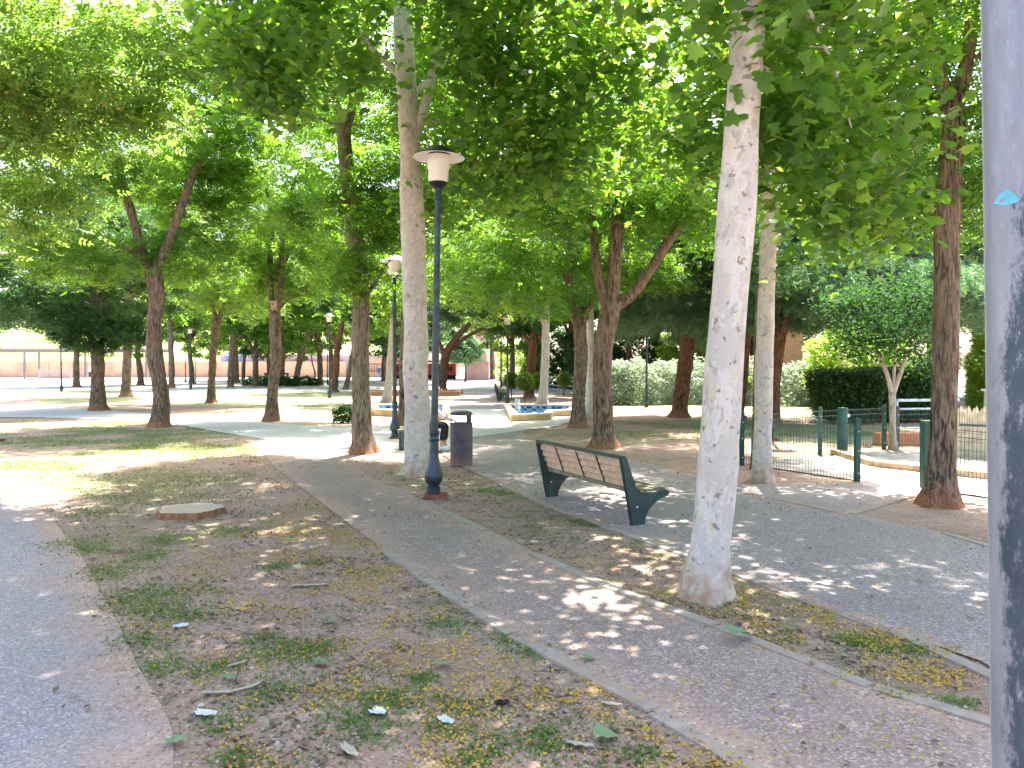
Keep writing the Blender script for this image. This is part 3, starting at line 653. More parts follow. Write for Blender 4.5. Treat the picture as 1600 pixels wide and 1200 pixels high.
ribbon('left_path', [Vector((-9, -3, 0)), Vector((-9, 4, 0)), Vector((-11, 9, 0)), Vector((-17, 15, 0))],
       [Vector((-.9, -2, 0)), Vector((-1.2, 1.6, 0))] + g2((270, 1200), (215, 1040), (160, 930), (105, 840), (30, 780), (-150, 740)) , .004, 'asphalt', 110, 24, (0, 1))
BL_ = g2((200, 655), (330, 668), (392, 694), (430, 730), (520, 800), (600, 860), (760, 972), (900, 1042), (1050, 1130), (1180, 1205)) + [Vector((1.75, 1.6, 0)), Vector((3.2, -2, 0))]
BR_ = g2((300, 645), (420, 662), (500, 690), (545, 722), (600, 760), (700, 803), (860, 880), (1000, 938), (1180, 1000), (1330, 1060), (1545, 1140)) + [Vector((4.2, 1.6, 0)), Vector((6.4, -2, 0))]
ribbon('footpath', BL_, BR_, .008, 'concrete_path', 140, 14)
CL_ = g2((722, 597), (716, 612), (708, 640), (690, 672), (694, 712), (800, 765), (900, 807), (1000, 842), (1150, 897), (1300, 955), (1545, 1040), (1900, 1170)) + [Vector((7.5, 1, 0))]
CR_ = g2((772, 597), (786, 612), (800, 640), (812, 662), (835, 690), (960, 714), (1060, 738), (1150, 768), (1330, 805), (1545, 850), (1900, 930)) + [Vector((10.5, 3, 0))]
ribbon('main_path', CL_, CR_, .012, 'gravel_path', 160, 20)
ribbon('cross_path', g2((-500, 622), (-100, 630), (100, 638), (250, 648), (400, 660), (560, 668), (706, 664)), g2((-500, 648), (-100, 652), (100, 654), (250, 662), (380, 682), (540, 706), (706, 706)), .016, 'plaza', 90, 10)
ribbon('gate_path', g2((1120, 762), (1230, 757), (1340, 753), (1395, 738)), g2((1320, 806), (1375, 790), (1455, 768), (1490, 752)), .016, 'gravel_path', 40, 10)
ribbon('plaza', [Vector((-90, 52, 0)), Vector((-20, 50, 0)), Vector((-4, 46, 0)), Vector((3, 45, 0)), Vector((22, 38, 0)), Vector((60, 34, 0))], [Vector((-90, 112, 0)), Vector((-20, 112, 0)), Vector((0, 112, 0)), Vector((12, 100, 0)), Vector((26, 50, 0)), Vector((60, 44, 0))], .020, 'plaza', 60, 16)
ribbon('fountain_apron', g2((690, 640), (700, 668), (700, 690)), g2((905, 640), (885, 662), (830, 672)), .020, 'plaza', 40, 14)
ribbon('far_lawn', g2((930, 634), (1150, 650), (1400, 660)), g2((930, 615), (1150, 624), (1400, 640)), .004, 'lawn', 40, 10)
ribbon('shaded_lawn', g2((1090, 690), (1250, 700), (1420, 690)), g2((1080, 655), (1230, 660), (1420, 668)), .004, 'lawn', 40, 10)
ribbon('middle_lawn', g2((60, 632), (250, 634), (560, 640)), g2((60, 612), (250, 606), (560, 608)), .004, 'lawn', 40, 10)
ribbon('sand_pit', [Vector((3.9, 12.8, 0)), Vector((4.9, 11.0, 0)), Vector((5.5, 10.2, 0)), Vector((7.0, 7.7, 0))], [Vector((7.0, 14.6, 0)), Vector((8.2, 14.6, 0)), Vector((9.5, 13.5, 0)), Vector((11, 11, 0))], .020, 'sand', 40, 10)

def kerb(line, w, h, L=1.0, name='kerb', mat='kerb', n=None, label=None):
    pts = resample(line, n or max(3, int(sum((Vector(b) - Vector(a)).length for a, b in zip(line, line[1:])) / L)))
    mb = MB()
    rr = random.Random(5)
    for a, b in zip(pts, pts[1:]):
        d = (b - a).normalized(); g = .006; hh = h + rr.uniform(-.004, .006)
        sd = Vector((-d.y, d.x, 0)) * (rr.uniform(-.008, .008)); 
        mb.bar(a + d * g + sd + Vector((0, 0, hh / 2 - .03)), b - d * g + sd + Vector((0, 0, hh / 2 - .03)), w, hh + .06)
    o = mb.build(name, mat, bevel=.006); tag(o, kind='structure'); return o
kerb(smooth_line(BL_[5:], 40), .10, .014)
kerb(smooth_line(BR_[4:], 60), .10, .014)
kerb(smooth_line(CL_[4:], 60), .10, .014)
kerb(smooth_line(CR_[6:], 50), .09, .014)
kerb(smooth_line(g2((1330, 805), (1385, 788), (1455, 768)), 12), .09, .014)
kerb(smooth_line([Vector((6.0, 14.2, 0)), G(1330, 724), G(1450, 742), G(1560, 752)], 14), .20, .11, 1.6, 'sand_pit_kerb', 'beam')

# distant hill and hill foot
def hill():
    nx, ny = 60, 16; vs = []; 
    for j in range(ny + 1):
        for i in range(nx + 1):
            x = -170 + i * 150 / nx; y = 112 + j * 5
            h = (1 - math.exp(-j / 5.0)) * 17 * min(1, max(0, (-22 - x) / 30)) + 2.2 * min(1, j)
            h += mnoise.noise(Vector((x * .05, y * .05, 0))) * 1.2 * min(1, j)
            vs.append((x, y, h * min(1, j)))
    fs = [(j * (nx + 1) + i, j * (nx + 1) + i + 1, (j + 1) * (nx + 1) + i + 1, (j + 1) * (nx + 1) + i) for j in range(ny) for i in range(nx)]
    me = bpy.data.meshes.new('hill'); me.from_pydata(vs, [], fs); return tag(link('hill', me, 'hill'), kind='structure')
hill()

# ---- grass, petals, litter (uncountable)
def in_path(x, y):  # rough test on the footpath / main path ribbons
    return False
def px_points(n, x0, x1, y0, y1, rng, thr=None, sc_=1.2, off=0.0):
    out = []
    while len(out) < n:
        px = rng.uniform(x0, x1); u = rng.uniform(0, 1)
        Y0 = G(800, y0).y; Y1 = G(800, y1).y; Y = Y1 + (Y0 - Y1) * u
        p = Vector(((px - 800) / F * Y * 1.0, Y, 0))
        if thr is None or mnoise.fractal(Vector((p.x * sc_ + off, p.y * sc_, 0)), 1, 2, 4) + rng.normal(0, .12) > thr: out.append(p)
    return out
edgeB = [(p.x, p.y) for p in smooth_line(BL_, 120)]; edgeBR = [(p.x, p.y) for p in smooth_line(BR_, 120)]; edgeC = [(p.x, p.y) for p in smooth_line(CL_, 160)]
edgeA = [(p.x, p.y) for p in smooth_line([Vector((-.9, -2, 0)), Vector((-1.2, 1.6, 0))] + g2((270, 1200), (215, 1040), (160, 930), (105, 840), (30, 780), (-150, 740)), 100)]
def xat(edge, y):
    b = min(edge, key=lambda e: abs(e[1] - y)); return b[0]
def zone(p):
    if p.y > 13.5: return 'far'
    if p.x < xat(edgeA, p.y): return 'left_path'
    if p.x < xat(edgeB, p.y): return 'earth'
    if p.x < xat(edgeBR, p.y): return 'path'
    if p.x < xat(edgeC, p.y): return 'strip'
    return 'main'
def blades(pts, hmin, hmax, rng):
    pos = np.array([(p.x, p.y, .0) for p in pts])
    return pos, rng.uniform(hmin, hmax, len(pos))
rg = np.random.default_rng(3)
gp = []
PATCH = [(210, 930, .28), (225, 945, .3), (250, 955, .25), (290, 965, .2), (440, 1022, .22), (470, 1012, .2), (505, 1015, .15), (410, 1000, .15), (255, 1040, .15), (350, 1130, .15), (575, 1145, .16), (560, 1120, .15), (770, 1165, .14), (600, 1095, .16), (425, 1085, .18), (180, 895, .3),
         (235, 870, .2), (260, 845, .25), (430, 885, .15), (490, 880, .12), (720, 1105, .14), (620, 1100, .14), (1345, 1008, .14), (1370, 1010, .12), (1440, 1012, .12), (1500, 1100, .08), (1400, 1085, .08), (905, 815, .13), (925, 822, .10), (760, 768, .18), (790, 772, .14), (370, 1185, .10), (730, 1190, .1), (690, 1140, .12), (660, 1060, .1), (860, 1170, .1), (110, 850, .3), (160, 800, .4), (690, 975, .12), (800, 1000, .12), (830, 1020, .15), (350, 830, .25), (140, 860, .2), (225, 1000, .2), (330, 1050, .15), (1005, 1180, .09), (850, 1145, .08), (1330, 1000, .12), (1420, 1015, .12)]
for (px, py, r) in PATCH:
    c = G(px, py); n = int(1500 * r)
    for _ in range(n): gp.append(Vector((c.x + rg.normal(0, r * .55), c.y + rg.normal(0, r * .55), 0)))
near = px_points(7000, 60, 1250, 800, 1230, rg, .18, 1.6)
gp += [p for p in near if zone(p) in ('earth', 'strip')]
lawnp = px_points(42000, -100, 400, 655, 790, rg, .03, .5, 3)
gp += [p for p in lawnp if p.x < xat(edgeB, p.y) and (p.y > 13.2 or p.x > xat(edgeA, p.y))]
gp += [p for p in px_points(9000, 350, 640, 628, 650, rg, .05, .4)] + [p for p in px_points(9000, 960, 1400, 655, 700, rg, .1, .4)] + px_points(8000, 0, 600, 606, 628, rg, .05, .2)
pos, hs = blades(gp, .02, .055, rg)
far = pos[:, 1] > 12; hs[far] *= 1.5
hs *= .8; half = rg.uniform(size=len(pos)) < .5
m1 = scatter('grass', pos[half], hs[half], 'blade', rg, .55, 0); pw = pos[~half].copy(); pw[:, 2] += .008
m2 = scatter('weed', pw, np.minimum(hs[~half], .03) * .9, 'simple', rg, .5, -.35)
bm = bmesh.new(); bm.from_mesh(m1); bm.from_mesh(m2); bm.to_mesh(m1); bm.free()
tag(link('grass', m1, 'grass', smooth=False), kind='stuff')
pp = [p for p in px_points(26000, 120, 1250, 830, 1230, rg, .05, 2.2, 9) if zone(p) in ('earth', 'strip') and ((zone(p) == 'strip' and rg.uniform() < .3) or zone(p) == 'earth' and rg.uniform() < .15 + .85 * max(0, 1 - (xat(edgeB, p.y) - p.x) / 2.6))]
pp += [p for p in px_points(5200, 1180, 1540, 945, 1120, rg, .0, 2.5, 4) if zone(p) == 'strip']
pp += [p for p in px_points(420, 1040, 1200, 925, 1010, rg, .05, 3, 4) if zone(p) == 'strip']
pp += [p for p in px_points(3500, 395, 560, 700, 860, rg, .05, 1.5, 4) if zone(p) == 'earth' and xat(edgeB, p.y) - p.x < .9]
pp += [p for p in px_points(800, 850, 1500, 900, 1200, rg, .1, 2.5, 4)]
pos = np.array([(p.x, p.y, .022 if zone(p) in ('path', 'main') else .008) for p in pp]); pos[:, 2] += rg.uniform(0, .008, len(pos))
tag(link('yellow_petals', scatter('yellow_petals', pos, rg.uniform(.007, .017, len(pos)), 'petal', rg, .5, 0), 'petal', smooth=False), kind='stuff')
lp = px_points(13000, 60, 1540, 720, 1230, rg, 0, 1.5, 20)
pos = np.array([(p.x, p.y, .022) if zone(p) in ('path', 'main', 'left_path') else (p.x, p.y, .006) for p in lp if zone(p) in ('earth', 'strip') or rg.uniform() < .12])
tag(link('leaf_litter', scatter('leaf_litter', pos, rg.uniform(.008, .035, len(pos)), 'petal', rg, .4, 0), 'litter', smooth=False), kind='stuff')

# pebbles and clods
pb_ = [p for p in px_points(16000, -60, 1560, 740, 1230, rg)]
pb_ = [p for p in pb_ if zone(p) in ('earth', 'strip') or rg.uniform() < .12]
pz = np.array([(p.x, p.y, .0) for p in pb_]); pz[:, 2] = [.014 if zone(p) in ('path', 'main') else .002 for p in pb_]
Vp = np.array([(1, 0, 0), (0, 1, 0), (-1, 0, 0), (0, -1, 0), (0, 0, .7), (.6, .6, .35), (-.6, .5, .4)]); Tp = np.array([(0, 5, 4), (0, 1, 5), (5, 1, 4), (1, 6, 4), (1, 2, 6), (6, 2, 4), (2, 3, 4), (3, 0, 4)])
szs = rg.gamma(2.0, .0022, len(pz)) + .002; an = rg.uniform(0, 6.28, len(pz)); ca, sa = np.cos(an)[:, None], np.sin(an)[:, None]
Wp = np.stack([Vp[None, :, 0] * ca - Vp[None, :, 1] * sa * .7, Vp[None, :, 0] * sa + Vp[None, :, 1] * ca * .7, np.repeat(Vp[None, :, 2], len(pz), 0)], 2) * szs[:, None, None] + pz[:, None, :]
tag(link('pebbles', np_mesh('pebbles', Wp.reshape(-1, 3), (Tp[None] + (np.arange(len(pz)) * 7)[:, None, None]).reshape(-1, 3)), 'pebble', smooth=False), kind='stuff')

# ---- fallen leaves and scraps (things)
def fallen(px, py, s, rz, label, curl=.35, z=.012, mat='fallen_leaf'):
    V, T = tmpl('plane'); V = V.copy(); V -= V.mean(0); V *= s * .8
    V[:, 2] += curl * np.abs(V[:, 1]) + .012 + RNG.normal(0, s * .03, len(V))
    V[:, 2] -= V[:, 2].min()
    o = link('fallen_leaf', np_mesh('fallen_leaf', V, T), mat, loc=G(px, py, z), smooth=False); o.rotation_euler = (0, 0, rz)
    return tag(o, label, 'leaf', 'fallen leaves')
fallen(1152, 998, .22, .4, 'largest curled green fallen leaf lying over the kerb right of the leaning plane', .5, .03)
fallen(692, 1042, .13, 1.4, 'green fallen leaf on the petals left of the footpath kerb')
fallen(272, 1163, .12, 2.2, 'flat green fallen leaf beside the asphalt at bottom left')
fallen(940, 1155, .15, .2, 'pale green crumpled leaf near the bottom kerb')
fallen(183, 862, .16, 1.0, 'pale green leaf on bare earth near the asphalt edge below the stump')
fallen(330, 958, .10, 2.0, 'small green leaf on bare earth between the pale scraps')
fallen(515, 974, .11, 2.6, 'green leaf lying among the petals in the middle of the earth')
fallen(500, 1038, .10, .5, 'green leaf beside the bright grass tuft')
fallen(360, 1063, .11, 1.5, 'green leaf next to the curved bark strip')
fallen(1000, 845 + 0, .0001 + .1, 1.2, 'small green weed leaf on the strip behind the footpath')
fallen(455, 846, .12, .9, 'green leaf on the earth below the stump')
fallen(918, 1031, .10, .3, 'dull green leaf on the footpath beside its left kerb')
def scrap(name, px, py, L, w, rz, label, mat, cat, bend=.3, g=None):
    n = 9; vs = []; rr = random.Random(int(px))
    for i in range(n):
        t = i / (n - 1) - .5; ww = w * (.35 + .65 * math.cos(t * 2.6)) * rr.uniform(.8, 1.2); y = bend * L * (t * t) * 1.6
        vs += [(t * L, y - ww / 2, .012 + .01 * abs(math.sin(i))), (t * L, y, .004), (t * L, y + ww / 2, .014)]
    fs = []
    for i in range(n - 1):
        for j in range(2): a = i * 3 + j; fs.append((a, a + 3, a + 4, a + 1))
    me = bpy.data.meshes.new(name); me.from_pydata(vs, [], fs); me.update()
    o = link(name, me, mat, loc=G(px, py, .01), smooth=True); o.rotation_euler = (0, 0, rz)
    md = o.modifiers.new('thick', 'SOLIDIFY'); md.thickness = .004
    return tag(o, label, cat, g)
scrap('paper_scrap', 283, 980, .09, .07, .5, 'whitish crumpled scrap in the dark grass tuft at left', 'paper', 'scrap', .3, 'pale scraps on the earth')
scrap('paper_scrap', 318, 1117, .11, .06, -.3, 'grey white scrap below the curved bark strip', 'paper', 'scrap', .3, 'pale scraps on the earth')
scrap('paper_scrap', 588, 1114, .08, .07, -.6, 'pale scrap in the grass right of the bottom centre tuft', 'paper', 'scrap', .3, 'pale scraps on the earth')
scrap('paper_scrap', 694, 1127, .09, .05, -.9, 'pale scrap just left of the dark scrap', 'paper', 'scrap', .3, 'pale scraps on the earth')
scrap('bark_strip', 484, 916, .26, .045, .15, 'straight pale bark strip lying on the bare earth in mid foreground', 'bark_chip', 'bark', .1, 'bark strips')
scrap('bark_strip', 368, 1082, .30, .025, .5, 'long thin curved bark strip on the earth', 'bark_chip', 'bark', .5, 'bark strips')
scrap('bark_strip', 544, 1174, .14, .04, -.9, 'short bark strip at the bottom among grass', 'bark_chip', 'bark', .1, 'bark strips')
scrap('bark_strip', 905, 1166, .12, .03, -.3, 'small pale bark strip left of the crumpled leaf by the bottom kerb', 'bark_chip', 'bark', .1, 'bark strips')
scrap('bark_strip', 955, 1103, .10, .03, -.3, 'small pale bark strip among petals near the kerb', 'bark_chip', 'bark', .1, 'bark strips')
scrap('bark_strip', 370, 1040, .10, .02, .8, 'short twig like bark strip above the curved strip', 'bark_chip', 'bark', .1, 'bark strips')
scrap('dark_scrap', 785, 1101, .07, .05, .2, 'black scrap lying on the petals', 'black', 'scrap')
# ---- stump
B = G(298, 803)
st = empty('tree_stump', B, 'low wide flat cut tree stump on bare earth near the left', 'stump')
n = 40; ring = [(.35 + .02 * math.sin(5 * a) + .012 * math.sin(11 * a), a) for a in [2 * math.pi * i / n for i in range(n)]]
mb = MB(); vs = []
for (zz, k) in ((-.03, 1.08), (.015, 1.02), (.058, .99), (.068, .95)):
    vs += [(r * k * math.cos(a), r * k * math.sin(a), zz) for r, a in ring]
mb.add(vs, [(j * n + i, j * n + (i + 1) % n, (j + 1) * n + (i + 1) % n, (j + 1) * n + i) for j in range(3) for i in range(n)])
mb.build('bark', 'red_bark', st, smooth=True)
mb = MB(); mb.add([(r * .95 * math.cos(a), r * .95 * math.sin(a), .068) for r, a in ring] + [(r * .5 * math.cos(a), r * .5 * math.sin(a), .074) for r, a in ring] + [(0, 0, .072)],
                  [(i, (i + 1) % n, n + (i + 1) % n, n + i) for i in range(n)] + [(n + i, n + (i + 1) % n, 2 * n) for i in range(n)])
mb.build('cut_face', 'cut_wood', st, smooth=True)

# ------------------------------------------------------------------ street lamps
def lamp(loc, label, H=4.42, tilt=0, group='park street lamps', plinth=True, hat_mat='green_metal', n=28):
    t = empty('street_lamp', loc, label, 'street lamp', group)
    k = H / 4.42; S = Matrix.Diagonal((1, 1, k))
    t.rotation_euler = (0, tilt, 0)
    z0 = 0
    if plinth:
        MB().box((0.03, 0, .02), (.28, .26, .07)).build('plinth', 'rust_brick', t, bevel=.01); z0 = .05
    auto(MB().lathe((0, 0, z0), [(.085, 0), (.085, .09), (.07, .10), (.075, .12), (.10, .15), (.115, .20), (.11, .26), (.08, .36), (.062, .46), (.055, .60), (.052, .66)], n).build('base', 'post_metal', t))
    auto(MB().lathe((0, 0, z0), [(.064, .66), (.068, .68), (.056, .70), (.056, .74), (.066, .76), (.066, .78), (.052, .80)], n).build('collar', 'post_metal', t))
    auto(MB().lathe((0, 0, 0), [(.046, z0 + .8), (.044, 1.9 * k), (.036, 3.70 * k), (.048, 3.71 * k), (.048, 3.76 * k), (.036, 3.78 * k), (.036, 3.88 * k)], n).build('pole', 'post_metal', t))
    zt = 3.88 * k
    auto(MB().lathe((0, 0, zt), [(.03, -.03), (.07, -.01), (.115, .03), (.115, .045)], n).build('cup', 'black', t))
    auto(MB().lathe((0, 0, zt), [(.10, .032), (.125, .07), (.128, .20), (.138, .215), (.14, .36), (.135, .375)], n).build('diffuser', 'opal', t))
    hat = auto(MB().lathe((0, 0, zt), [(.325, .352), (.323, .360), (.215, .392), (.185, .43), (.14, .466), (.08, .488), (.03, .496), (.0001, .498)], n, False).build('shade', hat_mat, t), 60)
    auto(MB().lathe((0, 0, zt), [(.322, .350), (.21, .384), (.13, .392)], n, False).build('shade_lining', 'white_paint', hat), 60)
    return t
lamp(G(677, 778), 'tall dark lamp post with a wide hat shade, nearest one, beside the footpath', 4.42, rad(1.05))
lamp(G(617, 686), 'second lamp post seen between the grey brown trunk and the knotted plane', 4.15, 0, hat_mat='white_paint')  # white hat colour stands in for sunlight falling on its top
lamp(G(515, 622), 'front lamp post of the close pair beside the dark leaning tree', 4.4, 0, plinth=False)
lamp(G(512, 602), 'rear lamp post of the close pair beside the dark leaning tree', 4.4, 0, plinth=False)
lamp(G(96, 612), 'thin lamp post at far left standing at the edge of the sunny plaza', 4.4, 0, plinth=False)
lamp(G(298, 609), 'lamp post in the far left middle, tallest of the three near the slender trees', 4.4, 0, plinth=False)
lamp(G(290, 599), 'far lamp post left of the tallest one near the slender trees', 4.4, 0, plinth=False)
lamp(G(306, 594), 'farthest thin lamp post right of the tallest one near the slender trees', 4.4, 0, plinth=False)
lamp(G(793, 630), 'lamp post right of the far path bench, beside the ball bush', 3.9, 0, plinth=False)
lamp(G(783, 616), 'lamp post just behind the far path bench', 4.2, 0, plinth=False)
lamp(G(1010, 636), 'thin lamp post alone on the sunny right lawn', 4.4, 0, plinth=False)
lamp(G(1203, 688), 'lamp post with a wide shade hidden behind the slim white plane', 4.32, 0)
lamp(G(-10, 690), 'lamp at left edge of the photo, only its pale shade rim in view', 4.3, 0, hat_mat='white_paint')

# ------------------------------------------------------------------ litter bin
B = G(721, 728)
t = empty('litter_bin', B, 'dark grey round litter bin with a domed lid on a side bracket', 'litter bin')
R_ = .185
auto(MB().lathe((0, 0, 0), [(.17, .0), (R_, .015), (R_, .16), (R_ + .005, .165), (R_ + .005, .18), (R_, .185), (R_, .44), (R_ + .005, .445), (R_ + .005, .46), (R_, .465), (R_, .69), (R_ + .008, .695), (R_ + .008, .715), (R_ - .012, .715), (R_ - .015, .3)], 32).build('body', 'bin', t))
MB().box((.125, 0, .78), (.075, .16, .18)).build('bracket', 'bin', t, bevel=.01)
MB().box((-.172, .03, .77), (.012, .05, .14)).build('bracket', 'bin', t, bevel=.003)
auto(MB().lathe((0, 0, 0), [(.16, .845), (.185, .85), (.187, .865), (.17, .89), (.10, .912), (.0001, .918)], 32).build('lid', 'bin', t))

# ------------------------------------------------------------------ benches
def bench(Nr, Fr, label, group=None, s=1.0, full=True, cat='bench'):
    """Nr / Fr: ground points under the back of the near and far support; seat extends to the right of F->N"""
    Nr = Vector(Nr); Fr = Vector(Fr); u = (Fr - Nr); Ln = u.length; u.normalize(); w = Vector((u.y, -u.x, 0))
    t = empty('park_bench', Nr, label, cat, group); t.rotation_euler = (0, 0, math.atan2(w.y, w.x))
    # local frame: +x = w (front), +y = u (along)
    prof = [(.03, 0), (.19, 0), (.20, .07), (.24, .155), (.30, .215), (.38, .262), (.46, .285), (.495, .30), (.505, .325), (.485, .35), (.45, .352), (.33, .335), (.16, .345), (.115, .36), (.085, .40), (-.035, .715), (-.045, .73), (-.085, .735), (-.115, .715), (-.11, .70), (-.02, .26)]
    prof = [(a * s, b * s) for a, b in prof]
    def plate(y, th=.045):
        mb = MB(); n = len(prof)
        vs = [(a, y - th / 2, b) for a, b in prof] + [(a, y + th / 2, b) for a, b in prof]
        mb.add(vs, [tuple(range(n - 1, -1, -1)), tuple(range(n, 2 * n))] + [(i, (i + 1) % n, n + (i + 1) % n, n + i) for i in range(n)])
        return mb.build('side_support', 'green_metal', t, bevel=.008)
    plate(0); plate(Ln)
    # back plane from (.0,.40) to (-.075,.72)
    def bp(f, off=0): return ((.045 - f * .115 + off) * s, (.40 + f * .295) * s)
    a = bp(1.0); MB().bar((a[0] - .01, -.03, a[1] + .02), (a[0] - .01, Ln + .03, a[1] + .02), .055, .035).build('top_rail', 'green_metal', t, bevel=.008)
    a = bp(-.12); MB().bar((a[0] - .005, .02, a[1]), (a[0] - .005, Ln - .02, a[1]), .03, .05).build('back_rail', 'seat_slat', t, bevel=.006)
    for k in range(4):
        f = .06 + .245 * k + .03; a = bp(f); mb = MB(); mb.box((a[0], Ln / 2, a[1]), (.022, Ln - .05, .064 * s), 0)
        mb.build('back_slat', 'wood_slat', t, bevel=.004)
    if full:
        for y in (Ln * .27, Ln * .5, Ln * .76):
            a = bp(-.05, -.02); b = bp(.98, -.02); MB().bar((a[0], y, a[1]), (b[0], y, b[1]), .022, .008).build('back_strap', 'green_metal', t)
    for k in range(6):
        x = (.12 + .066 * k) * s; MB().box((x, Ln / 2, (.352 + .004 * abs(k - 3)) * s), (.052 * s, Ln - .05, .024)).build('seat_slat', 'seat_slat', t, bevel=.004)
    if full:
        for y in (-.026, Ln - .026):
            bo = MB().lathe((0, 0, 0), [(.0001, 0), (.012, .0), (.009, .004), (.0001, .005)], 10).build('bolt', 'paper', t)
            bo.rotation_euler = (rad(90), 0, 0); bo.location = (.09, y, .20)
    return t
bench(G(982, 823), G(850, 778), 'slatted wooden bench with dark green cast supports, seen from behind beside the main path')
bench(G(776, 627), G(783, 606), 'far grey bench facing left across the path near the ball bush', 'distant benches', 1.15, False)
bench(Vector((-61.5, 86, 0)), Vector((-60.4, 88, 0)), 'small distant bench at the far left edge on the sunny plaza', 'distant benches', 1.2, False)
# seated person's bench (almost hidden by the plane trunk): simple slab seat
sb = empty('backless_bench', G(668, 703), 'low dark bench under the seated person, mostly hidden by the white trunk', 'bench')
for yy in (-.22, -.11, 0, .11): MB().box((-.25, yy, .40), (.62, .09, .04)).build('seat_slat', 'seat_slat', sb, bevel=.005)
for xx in (-.5, 0): MB().box((xx, -.05, .19), (.06, .36, .38)).build('leg', 'green_metal', sb, bevel=.005)
# picnic bench far
pb = empty('picnic_bench', G(432, 600), 'dark red brown wooden bench far away behind the nest box tree', 'bench')
MB().box((0, 0, .95), (2.3, .1, .16)).build('backrest', 'dark_wood', pb, bevel=.01)
MB().box((0, -.3, .5), (2.3, .5, .08)).build('seat', 'dark_wood', pb, bevel=.01)
for xx in (-1.0, 1.0):
    MB().bar((xx, .05, 0), (xx, .05, 1.0), .12).build('leg', 'dark_wood', pb); MB().bar((xx, -.5, 0), (xx, -.5, .5), .12).build('leg', 'dark_wood', pb)

# ------------------------------------------------------------------ nest box
nb = empty('nest_box', P(428, 478, 22.75), 'pale wooden nest box fixed in a tree fork', 'nest box')
MB().box((0, 0, 0), (.16, .16, .24)).build('box_body', 'beam', nb, bevel=.005)
MB().box((0, -.02, .135), (.20, .22, .02), 0, rad(12)).build('roof', 'picket', nb, bevel=.003)
e_ = MB().lathe((0, 0, 0), [(.022, 0), (.022, .006)], 12).build('entrance', 'black', nb); e_.rotation_euler = (rad(90), 0, 0); e_.location = (0, -.08, .04)

# ------------------------------------------------------------------ near worn pole
PX_ = .905
pp_ = empty('metal_pole', (PX_, 1.32, 0), 'thick scuffed metal pole, bare grey above and dark green below, at the right edge', 'pole')
mb = MB(); N_ = 48; vs = []; zs = [0, .02] + [.1 * i for i in range(1, 46)]; rad_ = lambda z: .0925 - .0025 * z
x0 = lambda z: .0634 - .031 * z
for zz in zs: vs += [(x0(zz) + rad_(zz) * math.cos(2 * math.pi * i / N_), rad_(zz) * math.sin(2 * math.pi * i / N_), zz) for i in range(N_)]
mb.add(vs, [(j * N_ + i, j * N_ + (i + 1) % N_, (j + 1) * N_ + (i + 1) % N_, (j + 1) * N_ + i) for j in range(len(zs) - 1) for i in range(N_)])
o = mb.build('shaft', 'pole', pp_, smooth=True)
at = o.data.attributes.new('side', 'FLOAT', 'POINT'); at.data.foreach_set('value', [min(1, max(0, ((math.degrees(math.atan2(v.co.y, v.co.x - x0(v.co.z))) % 360) - 157) / 72)) for v in o.data.vertices])
MB().box((.063, 0, .012), (.36, .36, .02)).build('base_plate', 'post_metal', pp_, bevel=.004)
ps = []
def on_pole(px, py):
    # intersect the pixel ray with the pole's cylinder
    d = ray(px, py); r = .0935; cx, cy = PX_, 1.32
    for _ in range(3):
        a = d.x ** 2 + d.y ** 2; b = -2 * (d.x * cx + d.y * cy); c = cx * cx + cy * cy - r * r
        q = b * b - 4 * a * c
        if q < 0: return None
        tt = (-b - math.sqrt(q)) / (2 * a); zz = CH + d.z * tt; r = rad_(zz) + .0008; cx = PX_ + x0(zz)
    return Vector((d.x * tt, d.y * tt, zz))
cnt = [(1553, 318), (1562, 302), (1575, 296), (1586, 303), (1596, 311), (1588, 317), (1570, 321)]
stk = [on_pole(*c) for c in cnt]; stk = [q for q in stk if q]
if len(stk) > 3:
    cc = sum(stk, Vector()) / len(stk); q = on_pole(1575, 309) or cc
    mb = MB(pp_.location); mb.add(stk + [q], [(i, (i + 1) % len(stk), len(stk)) for i in range(len(stk))]); mb.build('torn_sticker', 'sticker', pp_)

# ------------------------------------------------------------------ fences, gate
def post(parent, p, h, w, mat='fence_green', name='post', cap=True):
    MB(parent.location).bar(p - Vector((0, 0, .05)), p + Vector((0, 0, h)), w, w * .9).build(name, mat, parent, bevel=min(.006, w * .1))
    if cap and w > .05:
        m = MB(parent.location)
        for z in (.15, .5, .8): m.bar(p + Vector((-w * .1, -w / 2 - .004, h * z)), p + Vector((w * .1, -w / 2 - .004, h * z)), .018)
        m.build('clips', 'paper', parent)
def wire_panel(parent, a, b, z0, z1, dx=.055, dz=.11, r=.0045, name='mesh_panel', mat='wire'):
    mb = MB(parent.location); a = Vector(a); b = Vector(b); L = (b - a).length; d = (b - a) / L
    k = int(L / dx)
    for i in range(k + 1):
        q = a + d * (L * i / k); mb.bar(q + Vector((0, 0, z0)), q + Vector((0, 0, z1)), r, r)
    zz = z0
    while zz <= z1 + .001:
        mb.bar(a + Vector((0, .004, zz)), b + Vector((0, .004, zz)), r, r); zz += dz
    for z in (z1 - .03, z1 - .12): mb.bar(a + Vector((0, -.006, z)), b + Vector((0, -.006, z)), r * 1.8)
    return mb.build(name, mat, parent)
a_, b_, g_ = G(1159, 727), G(1339, 754), G(1447, 764)
fn = empty('wire_fence', a_, 'green wire mesh fence left of the gate opening, running beside the slim white plane', 'fence')
post(fn, a_, .90, .075); post(fn, b_, .91, .075); wire_panel(fn, a_, b_, .03, .86)
c_, e_ = G(1281, 711), G(1381, 702)
fb = empty('wire_fence', c_, 'rear green wire mesh fence across the sandy pen', 'fence')
post(fb, c_, .90, .065); post(fb, e_, .88, .075); wire_panel(fb, a_ + Vector((.1, .1, 0)), c_, .05, .84, .07); wire_panel(fb, c_, e_, .05, .84, .07)
